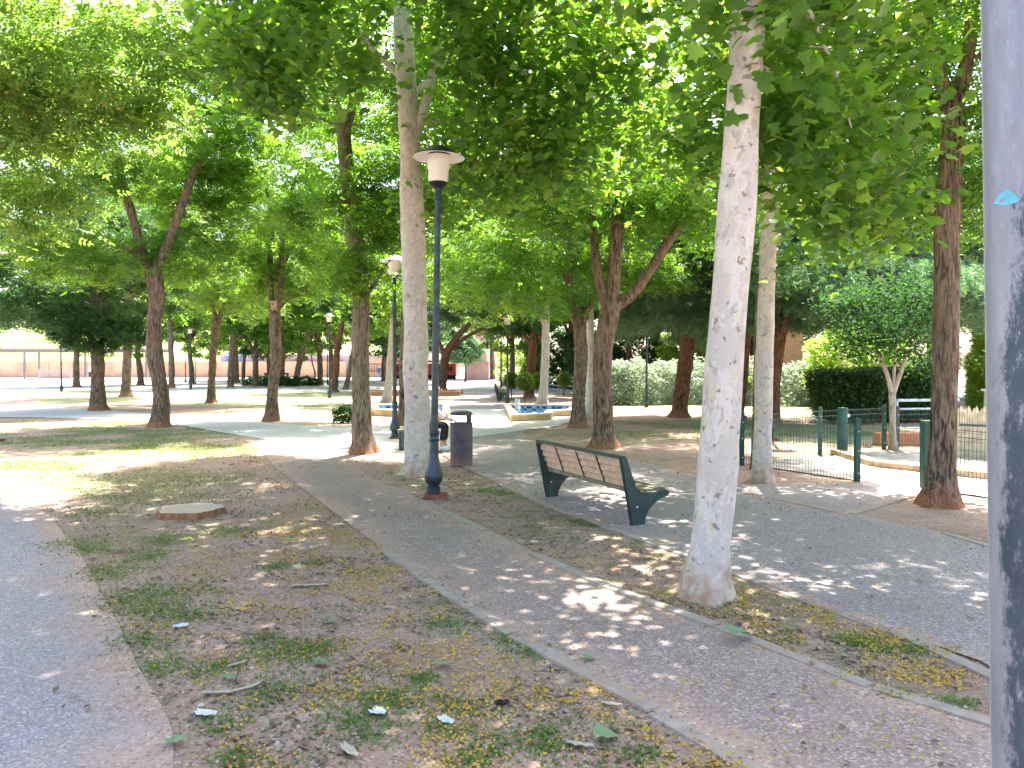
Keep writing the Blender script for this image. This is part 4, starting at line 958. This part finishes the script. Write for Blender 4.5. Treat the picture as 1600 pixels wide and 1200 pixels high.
bo = empty('bollard', G(1316, 711), 'thick dark green round post rising behind the rear wire fence', 'bollard')
auto(MB().lathe((0, 0, 0), [(.095, -.03), (.095, .86), (.085, .88), (.0001, .885)], 24).build('bollard_body', 'fence_green', bo))
MB().box((.07, -.095, .74), (.05, .012, .06)).build('padlock', 'paper', bo, bevel=.004)
f3 = empty('wire_fence', g_, 'green wire mesh fence right of the gate opening, behind the dark orange based tree', 'fence')
post(f3, g_, .92, .13); h_ = g_ + Vector((.32, -.9, 0)) * 1.9
post(f3, h_, .9, .07); wire_panel(f3, g_ + Vector((.05, -.1, 0)), h_, .03, .86)
gt = empty('wire_gate', G(1400, 703), 'wire gate with a pale blue top rail beside the pale small tree', 'gate')
q1, q2 = G(1401, 702), G(1497, 700)
post(gt, q1, .86, .07, 'post_metal'); post(gt, q2, .9, .11, 'post_metal', cap=False)
wire_panel(gt, q1, q2, .15, .80, .06)
MB(gt.location).bar(q1 + Vector((0, 0, .97)), q2 + Vector((0, 0, .97)), .05).bar(q1 + Vector((0, 0, .80)), q2 + Vector((0, 0, .80)), .03).bar(q1 + Vector((0, .0, .42)), q2 + Vector((0, 0, .42)), .03).bar(q1, q1 + Vector((0, 0, .97)), .035).build('frame', 'gate_rail', gt)
bw = empty('low_brick_wall', G(1425, 700) + Vector((0, .5, 0)), 'low orange brick wall behind the wire gate', 'wall')
MB().box((.2, .1, .13), (1.3, .3, .26)).build('wall', 'brick', bw, bevel=.005)
pk = empty('picket_fence', G(1500, 712), 'pale wooden picket fence in front of the cream wall', 'fence')
mb = MB()
p1, p2 = G(1497, 716), G(1600, 722)
for i in range(26):
    q = p1.lerp(p2, i / 25) - pk.location; hh = .86 + .10 * math.sin(i * 2.1) * .5
    mb.box((q.x, q.y, hh / 2), (.052, .018, hh)); mb.add([(q.x - .026, q.y, hh), (q.x + .026, q.y, hh), (q.x, q.y, hh + .05)], [(0, 1, 2)])
mb.build('pickets', 'picket', pk)
MB(pk.location).bar(p1 + Vector((0, .03, .55)), p2 + Vector((0, .03, .55)), .03).bar(p1 + Vector((0, -.03, .60)), p2 + Vector((0, -.03, .60)), .035).build('rail', 'wire', pk)
cw = empty('cream_wall', (11.2, 16.5, 0), 'sunlit cream wall at right behind the picket fence', 'wall')
MB().box((2.0, 0, .55), (6.0, .2, 1.1)).build('wall', 'cream_wall', cw, bevel=.01)
MB().box((2.0, 0, 1.13), (6.1, .26, .05)).build('coping', 'white_paint', cw, bevel=.01)
rb = empty('brick_pillar', G(1230, 630), 'tall orange brick pillar standing on a low brick wall behind the lawn', 'wall')
MB().box((0, 0, 1.7), (1.05, .8, 3.4)).build('pillar', 'brick', rb, bevel=.01)
MB().box((.9, -.1, .30), (3.6, .4, .6)).build('low_wall', 'brick', rb, bevel=.01)
# railing along the right side
rl = empty('metal_railing', Vector((-.3, 60, 0)), 'long pale horizontal bar railing behind the row of ball bushes', 'railing')
rp = [Vector((-.6, 64, 0)), Vector((.9, 55, 0)), Vector((2.6, 46, 0)), Vector((5, 40, 0)), Vector((8, 38, 0)), Vector((12, 36.5, 0)), Vector((17, 35, 0)), Vector((22, 32, 0))]
mb = MB(rl.location)
for z in (.25, .5, .75, 1.0):
    for a, b in zip(rp, rp[1:]): mb.bar(a + Vector((0, 0, z)), b + Vector((0, 0, z)), .05)
mb.build('rail', 'gate_rail', rl)
for q in resample(rp, 22): MB(rl.location).bar(q, q + Vector((0, 0, 1.05)), .06).build('post', 'gate_rail', rl)

# ------------------------------------------------------------------ shrubs
def shrub(name, label, c, ells, mat, ls, n, kind='simple', group=None, stem=None, cat='shrub'):
    c = Vector(c); t = empty(name, c, label, cat, group); rng = np.random.default_rng(int(abs(c.x * 31 + c.y * 17)) + 5)
    ps = []
    for (ox, oy, oz, rx, ry, rz, share) in ells:
        k = int(n * share); d = rng.normal(size=(k, 3)); d /= np.linalg.norm(d, axis=1, keepdims=True)
        r = rng.uniform(.35, 1, (k, 1)) ** .3 * (1 + .14 * np.sin(d[:, :1] * 9 + d[:, 2:3] * 7))
        ps.append(np.array([ox, oy, oz]) + d * r * np.array([rx, ry, rz]))
    p = np.concatenate(ps); p = p[p[:, 2] > .02]
    link('foliage', scatter('foliage', p, ls * rng.uniform(.7, 1.3, len(p)), kind, rng, .9, .2), mat, t, smooth=False)
    if stem:
        mb = MB(); mb.tube([(0, 0, -.02), (.01, 0, stem * .5), (0, .01, stem)], [.035, .03, .025], 8)
        for k in range(5): mb.tube([(0, 0, stem * .9), (math.cos(k * 1.3) * .15, math.sin(k * 1.3) * .15, stem * 1.3)], [.018, .008], 5)
        mb.build('stem', 'melia_bark', t, smooth=True)
    return t
BALL = [(799, 622, 'ball bush beside the lamp post near the far bench'), (820, 628, 'ball bush half hidden by the reddish pine trunk'), (843, 626, 'ball bush partly behind the young white plane'), (881, 619, 'ball bush on a bare stem before the railing, left of the orange based tree'),
        (1003, 622, 'ball bush beside the lone lamp post on the sunny lawn'), (1050, 624, 'ball bush left of the thick brown pine'), (1093, 624, 'ball bush right of the thick brown pine'), (1158, 634, 'ball bush between the white leaning plane and slim plane')]
b0 = None
for i, (px, py, lb) in enumerate(BALL):
    q = G(px, py)
    if b0 is None:
        o = b0 = shrub('ball_bush', lb, q, [(0, 0, .95, .36, .36, .4, 1)], 'olive_green', .10, 2400, group='clipped ball bushes', stem=.6)
    else:
        o = copy_tree(b0); o.location = q; o['label'] = lb; o.rotation_euler = (0, 0, i)
def boxhedge(name, label, c, wb, wt, d, h, z0, n, mat='box_leaf', group='clipped hedge blocks'):
    t = empty(name, c, label, 'hedge', group); rng = np.random.default_rng(n)
    u = rng.uniform(-1, 1, (n, 3)); f = rng.integers(0, 3, n); s = np.sign(rng.uniform(-1, 1, n))
    for k in range(3): u[f == k, k] = s[f == k] * rng.uniform(.86, 1.03, (f == k).sum())
    z = (u[:, 2] + 1) / 2; w = wb + (wt - wb) * z
    p = np.stack([u[:, 0] * w / 2, u[:, 1] * d / 2, z0 + z * h], 1) + rng.normal(0, .03, (n, 3))
    link('foliage', scatter('foliage', p, .09 * rng.uniform(.7, 1.4, n), 'simple', rng, 1.1, .1), mat, t, smooth=False)
    mb = MB(); mb.box((0, 0, z0 + h / 2), (wb * .8, d * .75, h * .85)); mb.build('core', 'box_core', t)
    mb = MB()
    for k in range(4): mb.tube([(-.4 + k * .25, 0, -.02), (-.45 + k * .3, 0, z0 + .2)], [.04, .03], 6)
    mb.build('stem', 'melia_bark', t, smooth=True)
    return t
M['box_core'] = plain('box_core', (.02, .04, .015), .95, 0, .05, .3, 12, .5)
boxhedge('clipped_hedge', 'left dark green clipped hedge block, wider at its top, behind the fence', Vector((9.75, 22.5, 0)), 1.2, 1.9, 1.4, 1.35, .15, 15000)
boxhedge('clipped_hedge', 'right dark green clipped hedge block behind the pale small tree', Vector((11.7, 22.9, 0)), 1.8, 2.2, 1.4, 1.4, .15, 17000)
cyp = shrub('thuja', 'bright green feathery conifer bush rising above the cream wall', Vector((14.6, 23.5, 0)), [(0, 0, 1.2, .6, .6, 1.5, 1)], 'lime_leaf', .16, 5000, 'needle')
for i, (x, y, r, lb) in enumerate([(4.6, 33, 1.6, 'left silvery olive bush behind the sunny lawn'), (7.0, 33.5, 1.9, 'middle silvery olive bush, the widest one'), (9.6, 33, 1.7, 'right silvery olive bush near the thick brown pine'), (12.4, 32, 1.7, 'silvery olive bush beside the brick pillar')]):
    shrub('olive_bush', lb, Vector((x, y, 0)), [(-r * .4, 0, .8, r * .75, r * .7, 1.0, .4), (r * .4, .1, .9, r * .7, r * .7, 1.1, .4), (0, 0, 1.4, r * .5, r * .5, .5, .2)], 'olive_leaf', .13, 6500, group='silvery olive bushes')
shrub('lime_bush', 'bright yellow green bush above the olive bushes', Vector((9.2, 40, 0)), [(0, 0, 1.8, 1.6, 1.4, 1.6, 1)], 'lime_leaf', .2, 6000)
shrub('lime_bush', 'pale yellow green shrub behind the hedge and brick pillar', Vector((13.5, 30, 0)), [(0, 0, 1.7, 2.0, 1.4, 1.8, 1)], 'lime_leaf', .18, 7000)
for i, (x, y, lb, m_) in enumerate([(.9, 66, 'lime green shrub right of the far path end', 'lime_leaf'), (3.0, 58, 'dark green rounded shrub behind the reddish pine trunk', 'dark_leaf'), (5.6, 52, 'dark green shrub behind the railing between trunks', 'dark_leaf'), (8.3, 50, 'dark green shrub behind the railing and olive bushes', 'dark_leaf')]):
    shrub('large_shrub', lb, Vector((x, y, 0)), [(0, 0, 1.8, 2.2, 1.6, 2.2, .6), (1.2, 0, 1.4, 1.5, 1.4, 1.6, .4)], m_, .22, 7000, group='shrubs behind the railing')
shrub('low_shrub', 'small dark leafy shrub at the foot of the grey brown tree', G(541, 661), [(0, 0, .26, .38, .3, .24, 1)], 'laurel_leaf', .10, 700)
for i, (px, py) in enumerate([(405, 603), (440, 604), (475, 603)]):
    shrub('low_shrub', ['left', 'middle', 'right'][i] + ' one of three low dark shrubs in front of the far picnic bench', G(px, py), [(0, 0, .35, 1.5, .8, .45, 1)], 'dark_leaf', .16, 2200, group='low shrubs near the picnic bench')
bt = shrub('bluish_tree', 'small round blue green tree left of the pink monument', G(727, 597), [(0, 0, 3.4, 2.0, 2.0, 1.5, 1)], 'pine_leaf', .3, 6000, cat='tree')
mb = MB(); mb.tube([(0, 0, -.05), (.05, 0, 1.5), (0, 0, 3)], [.12, .1, .07], 8); mb.build('trunk', 'melia_bark', bt, smooth=True)

# ------------------------------------------------------------------ fountains
def fountain(poly, label, jet):
    c = sum((Vector(p) for p in poly), Vector()) / len(poly)
    t = empty('fountain', c, label, 'fountain', 'angular tiled fountain basins')
    L = [Vector(p) - c for p in poly]; n = len(L)
    area = sum(L[i].x * L[(i + 1) % n].y - L[(i + 1) % n].x * L[i].y for i in range(n))
    if area < 0: L.reverse()
    def inset(d):
        out = []
        for i in range(n):
            a, b, e = L[i - 1], L[i], L[(i + 1) % n]; d1 = (b - a).normalized(); d2 = (e - b).normalized()
            n1 = Vector((-d1.y, d1.x, 0)); n2 = Vector((-d2.y, d2.x, 0)); m = (n1 + n2); k = d / max(.35, (m.dot(n1)))
            out.append(b + m * k)
        return out
    I = inset(.20); O2 = inset(-.03); I2 = inset(.17)
    def wall(A, B, z0, z1, name, mat):
        mb = MB(); vs = []
        for R, z in ((A, z0), (A, z1), (B, z1), (B, z0)): vs += [Vector((p.x, p.y, z)) for p in R]
        mb.add(vs, [(k * n + i, k * n + (i + 1) % n, (k + 1) * n + (i + 1) % n, (k + 1) * n + i) for k in range(3) for i in range(n)]); return mb.build(name, mat, t)
    wall(L, inset(.05), -.03, .19, 'outer_wall', 'ochre')
    wall(O2, I, .19, .235, 'rim', 'cream_wall')
    wall(inset(.19), I2, .02, .192, 'tiling', 'tile')
    mb = MB(); mb.add([Vector((p.x, p.y, .05)) for p in I2], [tuple(range(n))]); mb.build('water_surface', 'water', t)
    rr = random.Random(2)
    for (jx, jy, h) in jet:
        q = Vector((jx, jy, 0)) - c; mb = MB()
        pos = np.array([(q.x + rr.gauss(0, .012 + .03 * (1 - z)), q.y + rr.gauss(0, .03), .05 + h * z) for z in [rr.random() for _ in range(500)]])
        tag(link('spray', scatter('water_jet', pos, RNG.uniform(.010, .028, len(pos)), 'petal', RNG, 1.5, 0), 'white_paint', t, smooth=False), kind='stuff')
        mb = MB(); mb.tube([q + Vector((0, 0, .05)), q + Vector((0, 0, .05 + h * .7)), q + Vector((0, 0, .05 + h))], [.016, .012, .005], 8); mb.build('water_column', 'white_paint', t, smooth=True)
    return t
fr = g2((799, 660), (860, 657), (864, 652), (896, 651), (900, 643), (788, 641))
j1, j2 = G(811, 652), G(806, 648)
fountain(fr, 'right angular fountain basin with blue checker tiles and water jets', [(j1.x, j1.y, .55), (j2.x, j2.y, .5)])
fl_ = g2((702, 656), (640, 660), (636, 652), (585, 650), (580, 641), (700, 641))
fountain(fl_, 'left angular fountain basin with blue tiles, half hidden by the white plane', [])

# ------------------------------------------------------------------ far structures
mo = empty('monument', G(746, 594), 'pink stone obelisk monument at the end of the path', 'monument')
MB().box((0, 0, 1.0), (2.7, 2.7, 2.0)).build('plinth', 'pink_stone', mo, bevel=.05)
MB().box((0, 0, 2.07), (2.9, 2.9, .14)).build('moulding', 'pink_stone', mo, bevel=.03)
mb = MB(); mb.add([(-1.15, -1.15, 2.14), (1.15, -1.15, 2.14), (1.15, 1.15, 2.14), (-1.15, 1.15, 2.14), (-.9, -.9, 5.2), (.9, -.9, 5.2), (.9, .9, 5.2), (-.9, .9, 5.2)], [(0, 1, 5, 4), (1, 2, 6, 5), (2, 3, 7, 6), (3, 0, 4, 7), (4, 5, 6, 7)]); mb.build('pedestal', 'pink_stone', mo)
mb = MB(); mb.add([(-.6, -.6, 5.2), (.6, -.6, 5.2), (.6, .6, 5.2), (-.6, .6, 5.2), (-.4, -.4, 10), (.4, -.4, 10), (.4, .4, 10), (-.4, .4, 10), (0, 0, 10.8)], [(0, 1, 5, 4), (1, 2, 6, 5), (2, 3, 7, 6), (3, 0, 4, 7), (4, 5, 8), (5, 6, 8), (6, 7, 8), (7, 4, 8)]); mb.build('shaft', 'pink_stone', mo)
rw = empty('retaining_wall', (-60, 110, 0), 'long terracotta retaining wall below the sunny grass slope', 'wall')
MB().box((-12, .9, 1.15), (96, .4, 2.3)).build('wall', 'terracotta', rw)
for i in range(12): MB().box((-55 + i * 8, .66, 1.2), (.5, .12, 2.4)).build('pier', 'terracotta', rw, bevel=.02)
bd = empty('low_building', (-30, 112, 0), 'long low lavender building far behind the trees with a blue panel', 'building')
MB().box((2.5, 2, 1.6), (30, 4, 3.2)).build('wall', 'lavender', bd)
MB().box((2.5, 2, 3.28), (30.6, 4.6, .16)).build('roof', 'cream_wall', bd)
MB().box((2.5, -.55, .4), (30, 1.0, .8)).build('plinth_wall', 'terracotta', bd)
MB().box((-10.6, -.1, 2.3), (2.2, .15, 2.6)).build('panel', 'blue', bd); MB().box((-7.4, -.08, .9), (1.1, .1, .8)).build('panel', 'blue', bd)
MB().box((11.5, -.06, 1.8), (7, .1, 2.2)).build('panel', 'pink_stone', bd)
for i in range(7): MB().box((-5.5 + i * 2.6, -.04, 2.1), (.12, .1, 1.6)).build('pilaster', 'cream_wall', bd)
pg = empty('pergola', (-62, 96, 0), 'long grey pergola on thin posts before the terracotta wall', 'pergola')
MB().box((5, 0, 3.55), (26, .15, .3)).build('beam', 'pergola_wood', pg); MB().box((5, 3, 3.55), (26, .15, .3)).build('beam', 'pergola_wood', pg)
mb = MB()
for i in range(34): mb.box((-7.6 + i * .76, 1.5, 3.8), (.18, 3.8, .16))
mb.build('rafters', 'pergola_wood', pg)
for i in range(4):
    for yy in (0, 3): MB().bar((-6.5 + i * 7.6, yy, 0), (-6.5 + i * 7.6, yy, 3.4), .22).build('post', 'pergola_wood', pg)
wb = empty('slatted_barrier', (-54.8, 92, 0), 'pale grey slatted barrier panel under the pergola', 'barrier')
for z in (.2, .5, .8, 1.05): MB().box((0, 0, z), (4.0, .06, .18)).build('slat', 'grey_pink', wb)
for x in (-1.9, 1.9): MB().bar((x, .08, 0), (x, .08, 1.2), .12).build('post', 'grey_pink', wb)
ki = empty('red_kiosk', (-10.5, 92, 0), 'long red kiosk with a striped open front beyond the trees', 'kiosk')
MB().box((0, 1.2, 1.2), (7.5, 2.4, 1.5)).build('wall', 'red', ki, bevel=.02)
MB().box((0, 1.0, 2.2), (8.0, 3.2, .22)).build('roof', 'red', ki, bevel=.05)
MB().box((0, -.02, .32), (7.5, .12, .5)).build('counter', 'black', ki)
for i in range(5): MB().box((-3 + i * 1.5, -.06, 1.3), (.75, .08, .6)).build('panel', 'dark_wood', ki)
for x in (-3.7, 0, 3.7): MB().box((x, .1, .25), (.15, .15, .5)).build('leg', 'black', ki)
ir = empty('iron_fence', (-17.0, 95, 0), 'dark iron fence between the building and the red kiosk', 'fence')
mb = MB()
for i in range(30): mb.bar((-3 + i * .2, 0, 0), (-3 + i * .2, 0, 2.0), .05)
mb.build('bars', 'post_metal', ir); MB().box((-.1, 0, 1.9), (6, .06, .08)).build('rail', 'post_metal', ir); MB().box((-.1, 0, .25), (6, .06, .08)).build('rail', 'post_metal', ir)
# low stone edging blocks (planter) left of far path
for px, py, w, lb in ((688, 618, 2.2, 'right low brick planter edge beside the far path'), (585, 618, 2.6, 'left low brick planter edge behind the grey brown trunk')):
    q = empty('brick_planter', G(px, py), lb, 'planter', 'low brick planter edges')
    MB().box((0, 0, .12), (w, .35, .24)).build('front_edge', 'brick', q, bevel=.01)
    MB().box((0, 2.6, .12), (w, .35, .24)).build('rear_edge', 'brick', q, bevel=.01)
    MB().box((w / 2 - .18, 1.3, .118), (.3, 2.2, .23)).build('side_edge', 'brick', q, bevel=.01)
# distant thin young trees
for i, (px, py, lb) in enumerate([(400, 594, 'thin bent sapling before the lavender building'), (492, 594, 'thin sapling before the pink panel of the low building'), (441, 597, 'thin dark sapling behind the picnic bench')]):
    q = G(px, py); s_ = shrub('young_tree', lb, q, [(-.5, 0, 4.2, 1.6, 1.4, 1.3, 1)], 'melia_pale', .3, 1500, cat='tree', group='saplings before the low building')
    mb = MB(); mb.tube([(0, 0, -.05), (.0, 0, 1.0), (-.3, 0, 2.0), (-.5, 0, 3.6)], [.1, .09, .08, .05], 8); mb.build('trunk', 'melia_bark', s_, smooth=True)

# ------------------------------------------------------------------ people
def skin(name, verts, edges, radii, mat, parent, sub=2):
    me = bpy.data.meshes.new(name); me.from_pydata(verts, edges, []); me.update()
    o = bpy.data.objects.new(name, me); COL.objects.link(o); o.parent = parent
    md = o.modifiers.new('skin', 'SKIN'); md.use_smooth_shade = True
    for i, r in enumerate(radii):
        r = r if isinstance(r, tuple) else (r, r); me.skin_vertices[0].data[i].radius = r
    me.skin_vertices[0].data[0].use_root = True
    o.modifiers.new('sub', 'SUBSURF').levels = sub; o.modifiers['sub'].render_levels = sub
    me.materials.append(M[mat]); return o
def person(loc, rz, J, label, top, bottom, shoes='white_paint', hands=False):
    """J: joint name -> (x,y,z); body faces +x"""
    t = empty('person', loc, label, 'person'); t.rotation_euler = (0, 0, rz)
    V = [J['pelvis'], J['waist'], J['chest'], J['neck'], J['jaw'], J['head'], J['crown']]; R = [(.13, .16), (.11, .14), (.12, .17), (.052, .055), (.068, .062), (.088, .078), (.05, .05)]
    E = [(0, 1), (1, 2), (2, 3), (3, 4), (4, 5), (5, 6)]
    for s in 'LR':
        b = len(V); V += [J['shoulder' + s], J['elbow' + s], J['wrist' + s], J['hand' + s]]; R += [.055, .042, .028, (.036, .02)]
        E += [(2, b), (b, b + 1), (b + 1, b + 2), (b + 2, b + 3)]
        h = Vector(J['hand' + s]); d = (h - Vector(J['wrist' + s])).normalized(); sd = Vector((0, 0, 1)).cross(d)
        sd = sd.normalized() if sd.length > .2 else Vector((0, 1, 0))
        if hands:
            for k, (o_, L) in enumerate(((-.027, .062), (-.009, .075), (.009, .072), (.027, .055))):
                i0 = len(V); q = h + sd * o_ + d * .03; V += [tuple(q), tuple(q + d * L * .55), tuple(q + d * L + Vector((0, 0, -.02)))]; R += [.010, .009, .007]; E += [(b + 3, i0), (i0, i0 + 1), (i0 + 1, i0 + 2)]
            i0 = len(V); q = h + sd * .035 - d * .01; V += [tuple(q), tuple(q + sd * .025 + d * .03)]; R += [.011, .008]; E += [(b + 3, i0), (i0, i0 + 1)]
        b = len(V); V += [J['hip' + s], J['knee' + s], J['ankle' + s], J['toe' + s]]; R += [.085, .058, .038, .03]
        E += [(0, b), (b, b + 1), (b + 1, b + 2), (b + 2, b + 3)]
    skin('body', V, E, R, 'skin', t)
    V = [J['waist'], J['chest'], tuple(Vector(J['chest']).lerp(Vector(J['neck']), .5)), tuple(Vector(J['pelvis']).lerp(Vector(J['waist']), .4))]; R = [(.13, .16), (.135, .19), (.08, .1), (.145, .175)]; E = [(0, 1), (1, 2), (0, 3)]
    for s in 'LR':
        b = len(V); V += [J['shoulder' + s], J['elbow' + s], tuple(Vector(J['elbow' + s]).lerp(Vector(J['wrist' + s]), .75))]; R += [.07, .056, .046]; E += [(1, b), (b, b + 1), (b + 1, b + 2)]
    skin('shirt', V, E, R, top, t)
    V = [J['pelvis']]; R = [(.145, .175)]; E = []
    for s in 'LR':
        b = len(V); V += [J['hip' + s], J['knee' + s], tuple(Vector(J['knee' + s]).lerp(Vector(J['ankle' + s]), .8))]; R += [.098, .07, .052]; E += [(0, b), (b, b + 1), (b + 1, b + 2)]
    skin('trousers', V, E, R, bottom, t)
    for s in 'LR':
        a = Vector(J['ankle' + s]); b = Vector(J['toe' + s]); skin('shoe', [tuple(a - Vector((.03, 0, .03))), tuple(a + (b - a) * .5 + Vector((0, 0, -.0))), tuple(b)], [(0, 1), (1, 2)], [.045, .045, .035], shoes, t, 1)
    hd = Vector(J['head']); cr = Vector(J['crown'])
    skin('hair', [tuple(hd + Vector((-.06, 0, -.06))), tuple(hd + Vector((-.035, 0, .03))), tuple(cr + Vector((.0, 0, .01)))], [(0, 1), (1, 2)], [.06, .088, .07], 'hair', t, 2)
    hm = MB(); fd = Vector((1, 0, 0))
    for sy in (-1, 1): hm.lathe(hd + Vector((.078, sy * .032, .0)), [(.0001, -.008), (.01, 0), (.0001, .008)], 8)
    hm.build('eyes', 'black', t, smooth=True)
    MB().tube([hd + Vector((.08, 0, .0)), hd + Vector((.105, 0, -.03)), hd + Vector((.085, 0, -.045))], [.008, .014, .006], 8).build('nose', 'skin', t, smooth=True)
    MB().box(hd + Vector((.078, 0, -.07)), (.012, .045, .01)).build('mouth', 'red', t, bevel=.003)
    for sy in (-1, 1): MB().tube([hd + Vector((-.005, sy * .076, -.03)), hd + Vector((-.015, sy * .09, .02))], [.012, .018], 8).build('ear', 'skin', t, smooth=True)
    return t
stand = dict(pelvis=(0, 0, .92), waist=(0, 0, 1.08), chest=(0, 0, 1.30), neck=(0, 0, 1.47), jaw=(.03, 0, 1.53), head=(.015, 0, 1.62), crown=(0, 0, 1.70),
             shoulderL=(0, .17, 1.40), elbowL=(-.02, .23, 1.12), wristL=(.08, .22, .90), handL=(.11, .21, .83), shoulderR=(0, -.17, 1.40), elbowR=(-.02, -.23, 1.12), wristR=(.08, -.22, .90), handR=(.11, -.21, .83),
             hipL=(0, .09, .88), kneeL=(.05, .10, .49), ankleL=(-.03, .10, .09), toeL=(.12, .11, .035), hipR=(0, -.09, .88), kneeR=(.0, -.10, .49), ankleR=(-.06, -.10, .09), toeR=(.09, -.11, .035))
sit = dict(pelvis=(-.30, 0, .54), waist=(-.28, 0, .70), chest=(-.16, 0, .90), neck=(-.06, 0, 1.06), jaw=(-.01, 0, 1.10), head=(-.015, 0, 1.20), crown=(-.04, 0, 1.28),
           shoulderL=(-.12, .17, .98), elbowL=(.02, .22, .74), wristL=(.20, .14, .62), handL=(.27, .11, .60), shoulderR=(-.12, -.17, .98), elbowR=(.02, -.22, .74), wristR=(.22, -.14, .62), handR=(.29, -.11, .60),
           hipL=(-.28, .10, .50), kneeL=(.16, .12, .50), ankleL=(.12, .12, .10), toeL=(.28, .13, .035), hipR=(-.28, -.10, .50), kneeR=(.14, -.12, .50), ankleR=(.08, -.12, .10), toeR=(.23, -.13, .035))
person(G(684, 704) + Vector((.0, 0, 0)), 0, sit, 'person in a white top and black leggings sitting behind the white plane trunk', 'shirt_white', 'cloth_black', hands=True)
person(G(592, 593), rad(-60), stand, 'distant standing person in dark clothes with a white bag side near the red kiosk', 'cloth_blue', 'cloth_blue', 'black')
person(G(502, 592), rad(-90), stand, 'distant person in a blue shirt before the pink panel', 'cloth_blue', 'cloth_blue', 'black')
person(Vector((-50.5, 92, 0)), rad(-90), stand, 'distant person in white beside the dense dark tree trunk', 'shirt_white', 'cloth_black', 'black')

# ------------------------------------------------------------------ light
ELEV, AZ = 62.0, 14.0   # sun ahead of the camera, slightly to the right
w = bpy.data.worlds.new('World'); sc.world = w; w.use_nodes = True; nt = w.node_tree; nt.nodes.clear()
sky = nt.nodes.new('ShaderNodeTexSky'); sky.sky_type = 'NISHITA'; sky.sun_disc = False; sky.sun_elevation = rad(ELEV); sky.sun_rotation = rad(AZ)
sky.air_density = 1.0; sky.dust_density = 4.0; sky.ozone_density = 1.0
bg = nt.nodes.new('ShaderNodeBackground'); bg.inputs[1].default_value = .15
ow = nt.nodes.new('ShaderNodeOutputWorld'); nt.links.new(sky.outputs[0], bg.inputs[0]); nt.links.new(bg.outputs[0], ow.inputs[0])
sl = bpy.data.lights.new('sun', 'SUN'); sl.energy = 4.8; sl.angle = rad(.53); sl.color = (1, .96, .90)
so = bpy.data.objects.new('sun', sl); COL.objects.link(so)
dv = Vector((math.sin(rad(AZ)) * math.cos(rad(ELEV)), math.cos(rad(AZ)) * math.cos(rad(ELEV)), math.sin(rad(ELEV))))
so.rotation_euler = dv.to_track_quat('Z', 'Y').to_euler(); so.location = dv * 80
sc.view_settings.view_transform = 'Standard'; sc.view_settings.look = 'None'; sc.view_settings.exposure = 2.68; sc.view_settings.gamma = 1
sc.render.film_transparent = False
cy = sc.cycles
cy.max_bounces = 7; cy.diffuse_bounces = 4; cy.glossy_bounces = 2; cy.transmission_bounces = 4; cy.transparent_max_bounces = 4
cy.caustics_reflective = False; cy.caustics_refractive = False; cy.use_denoising = True
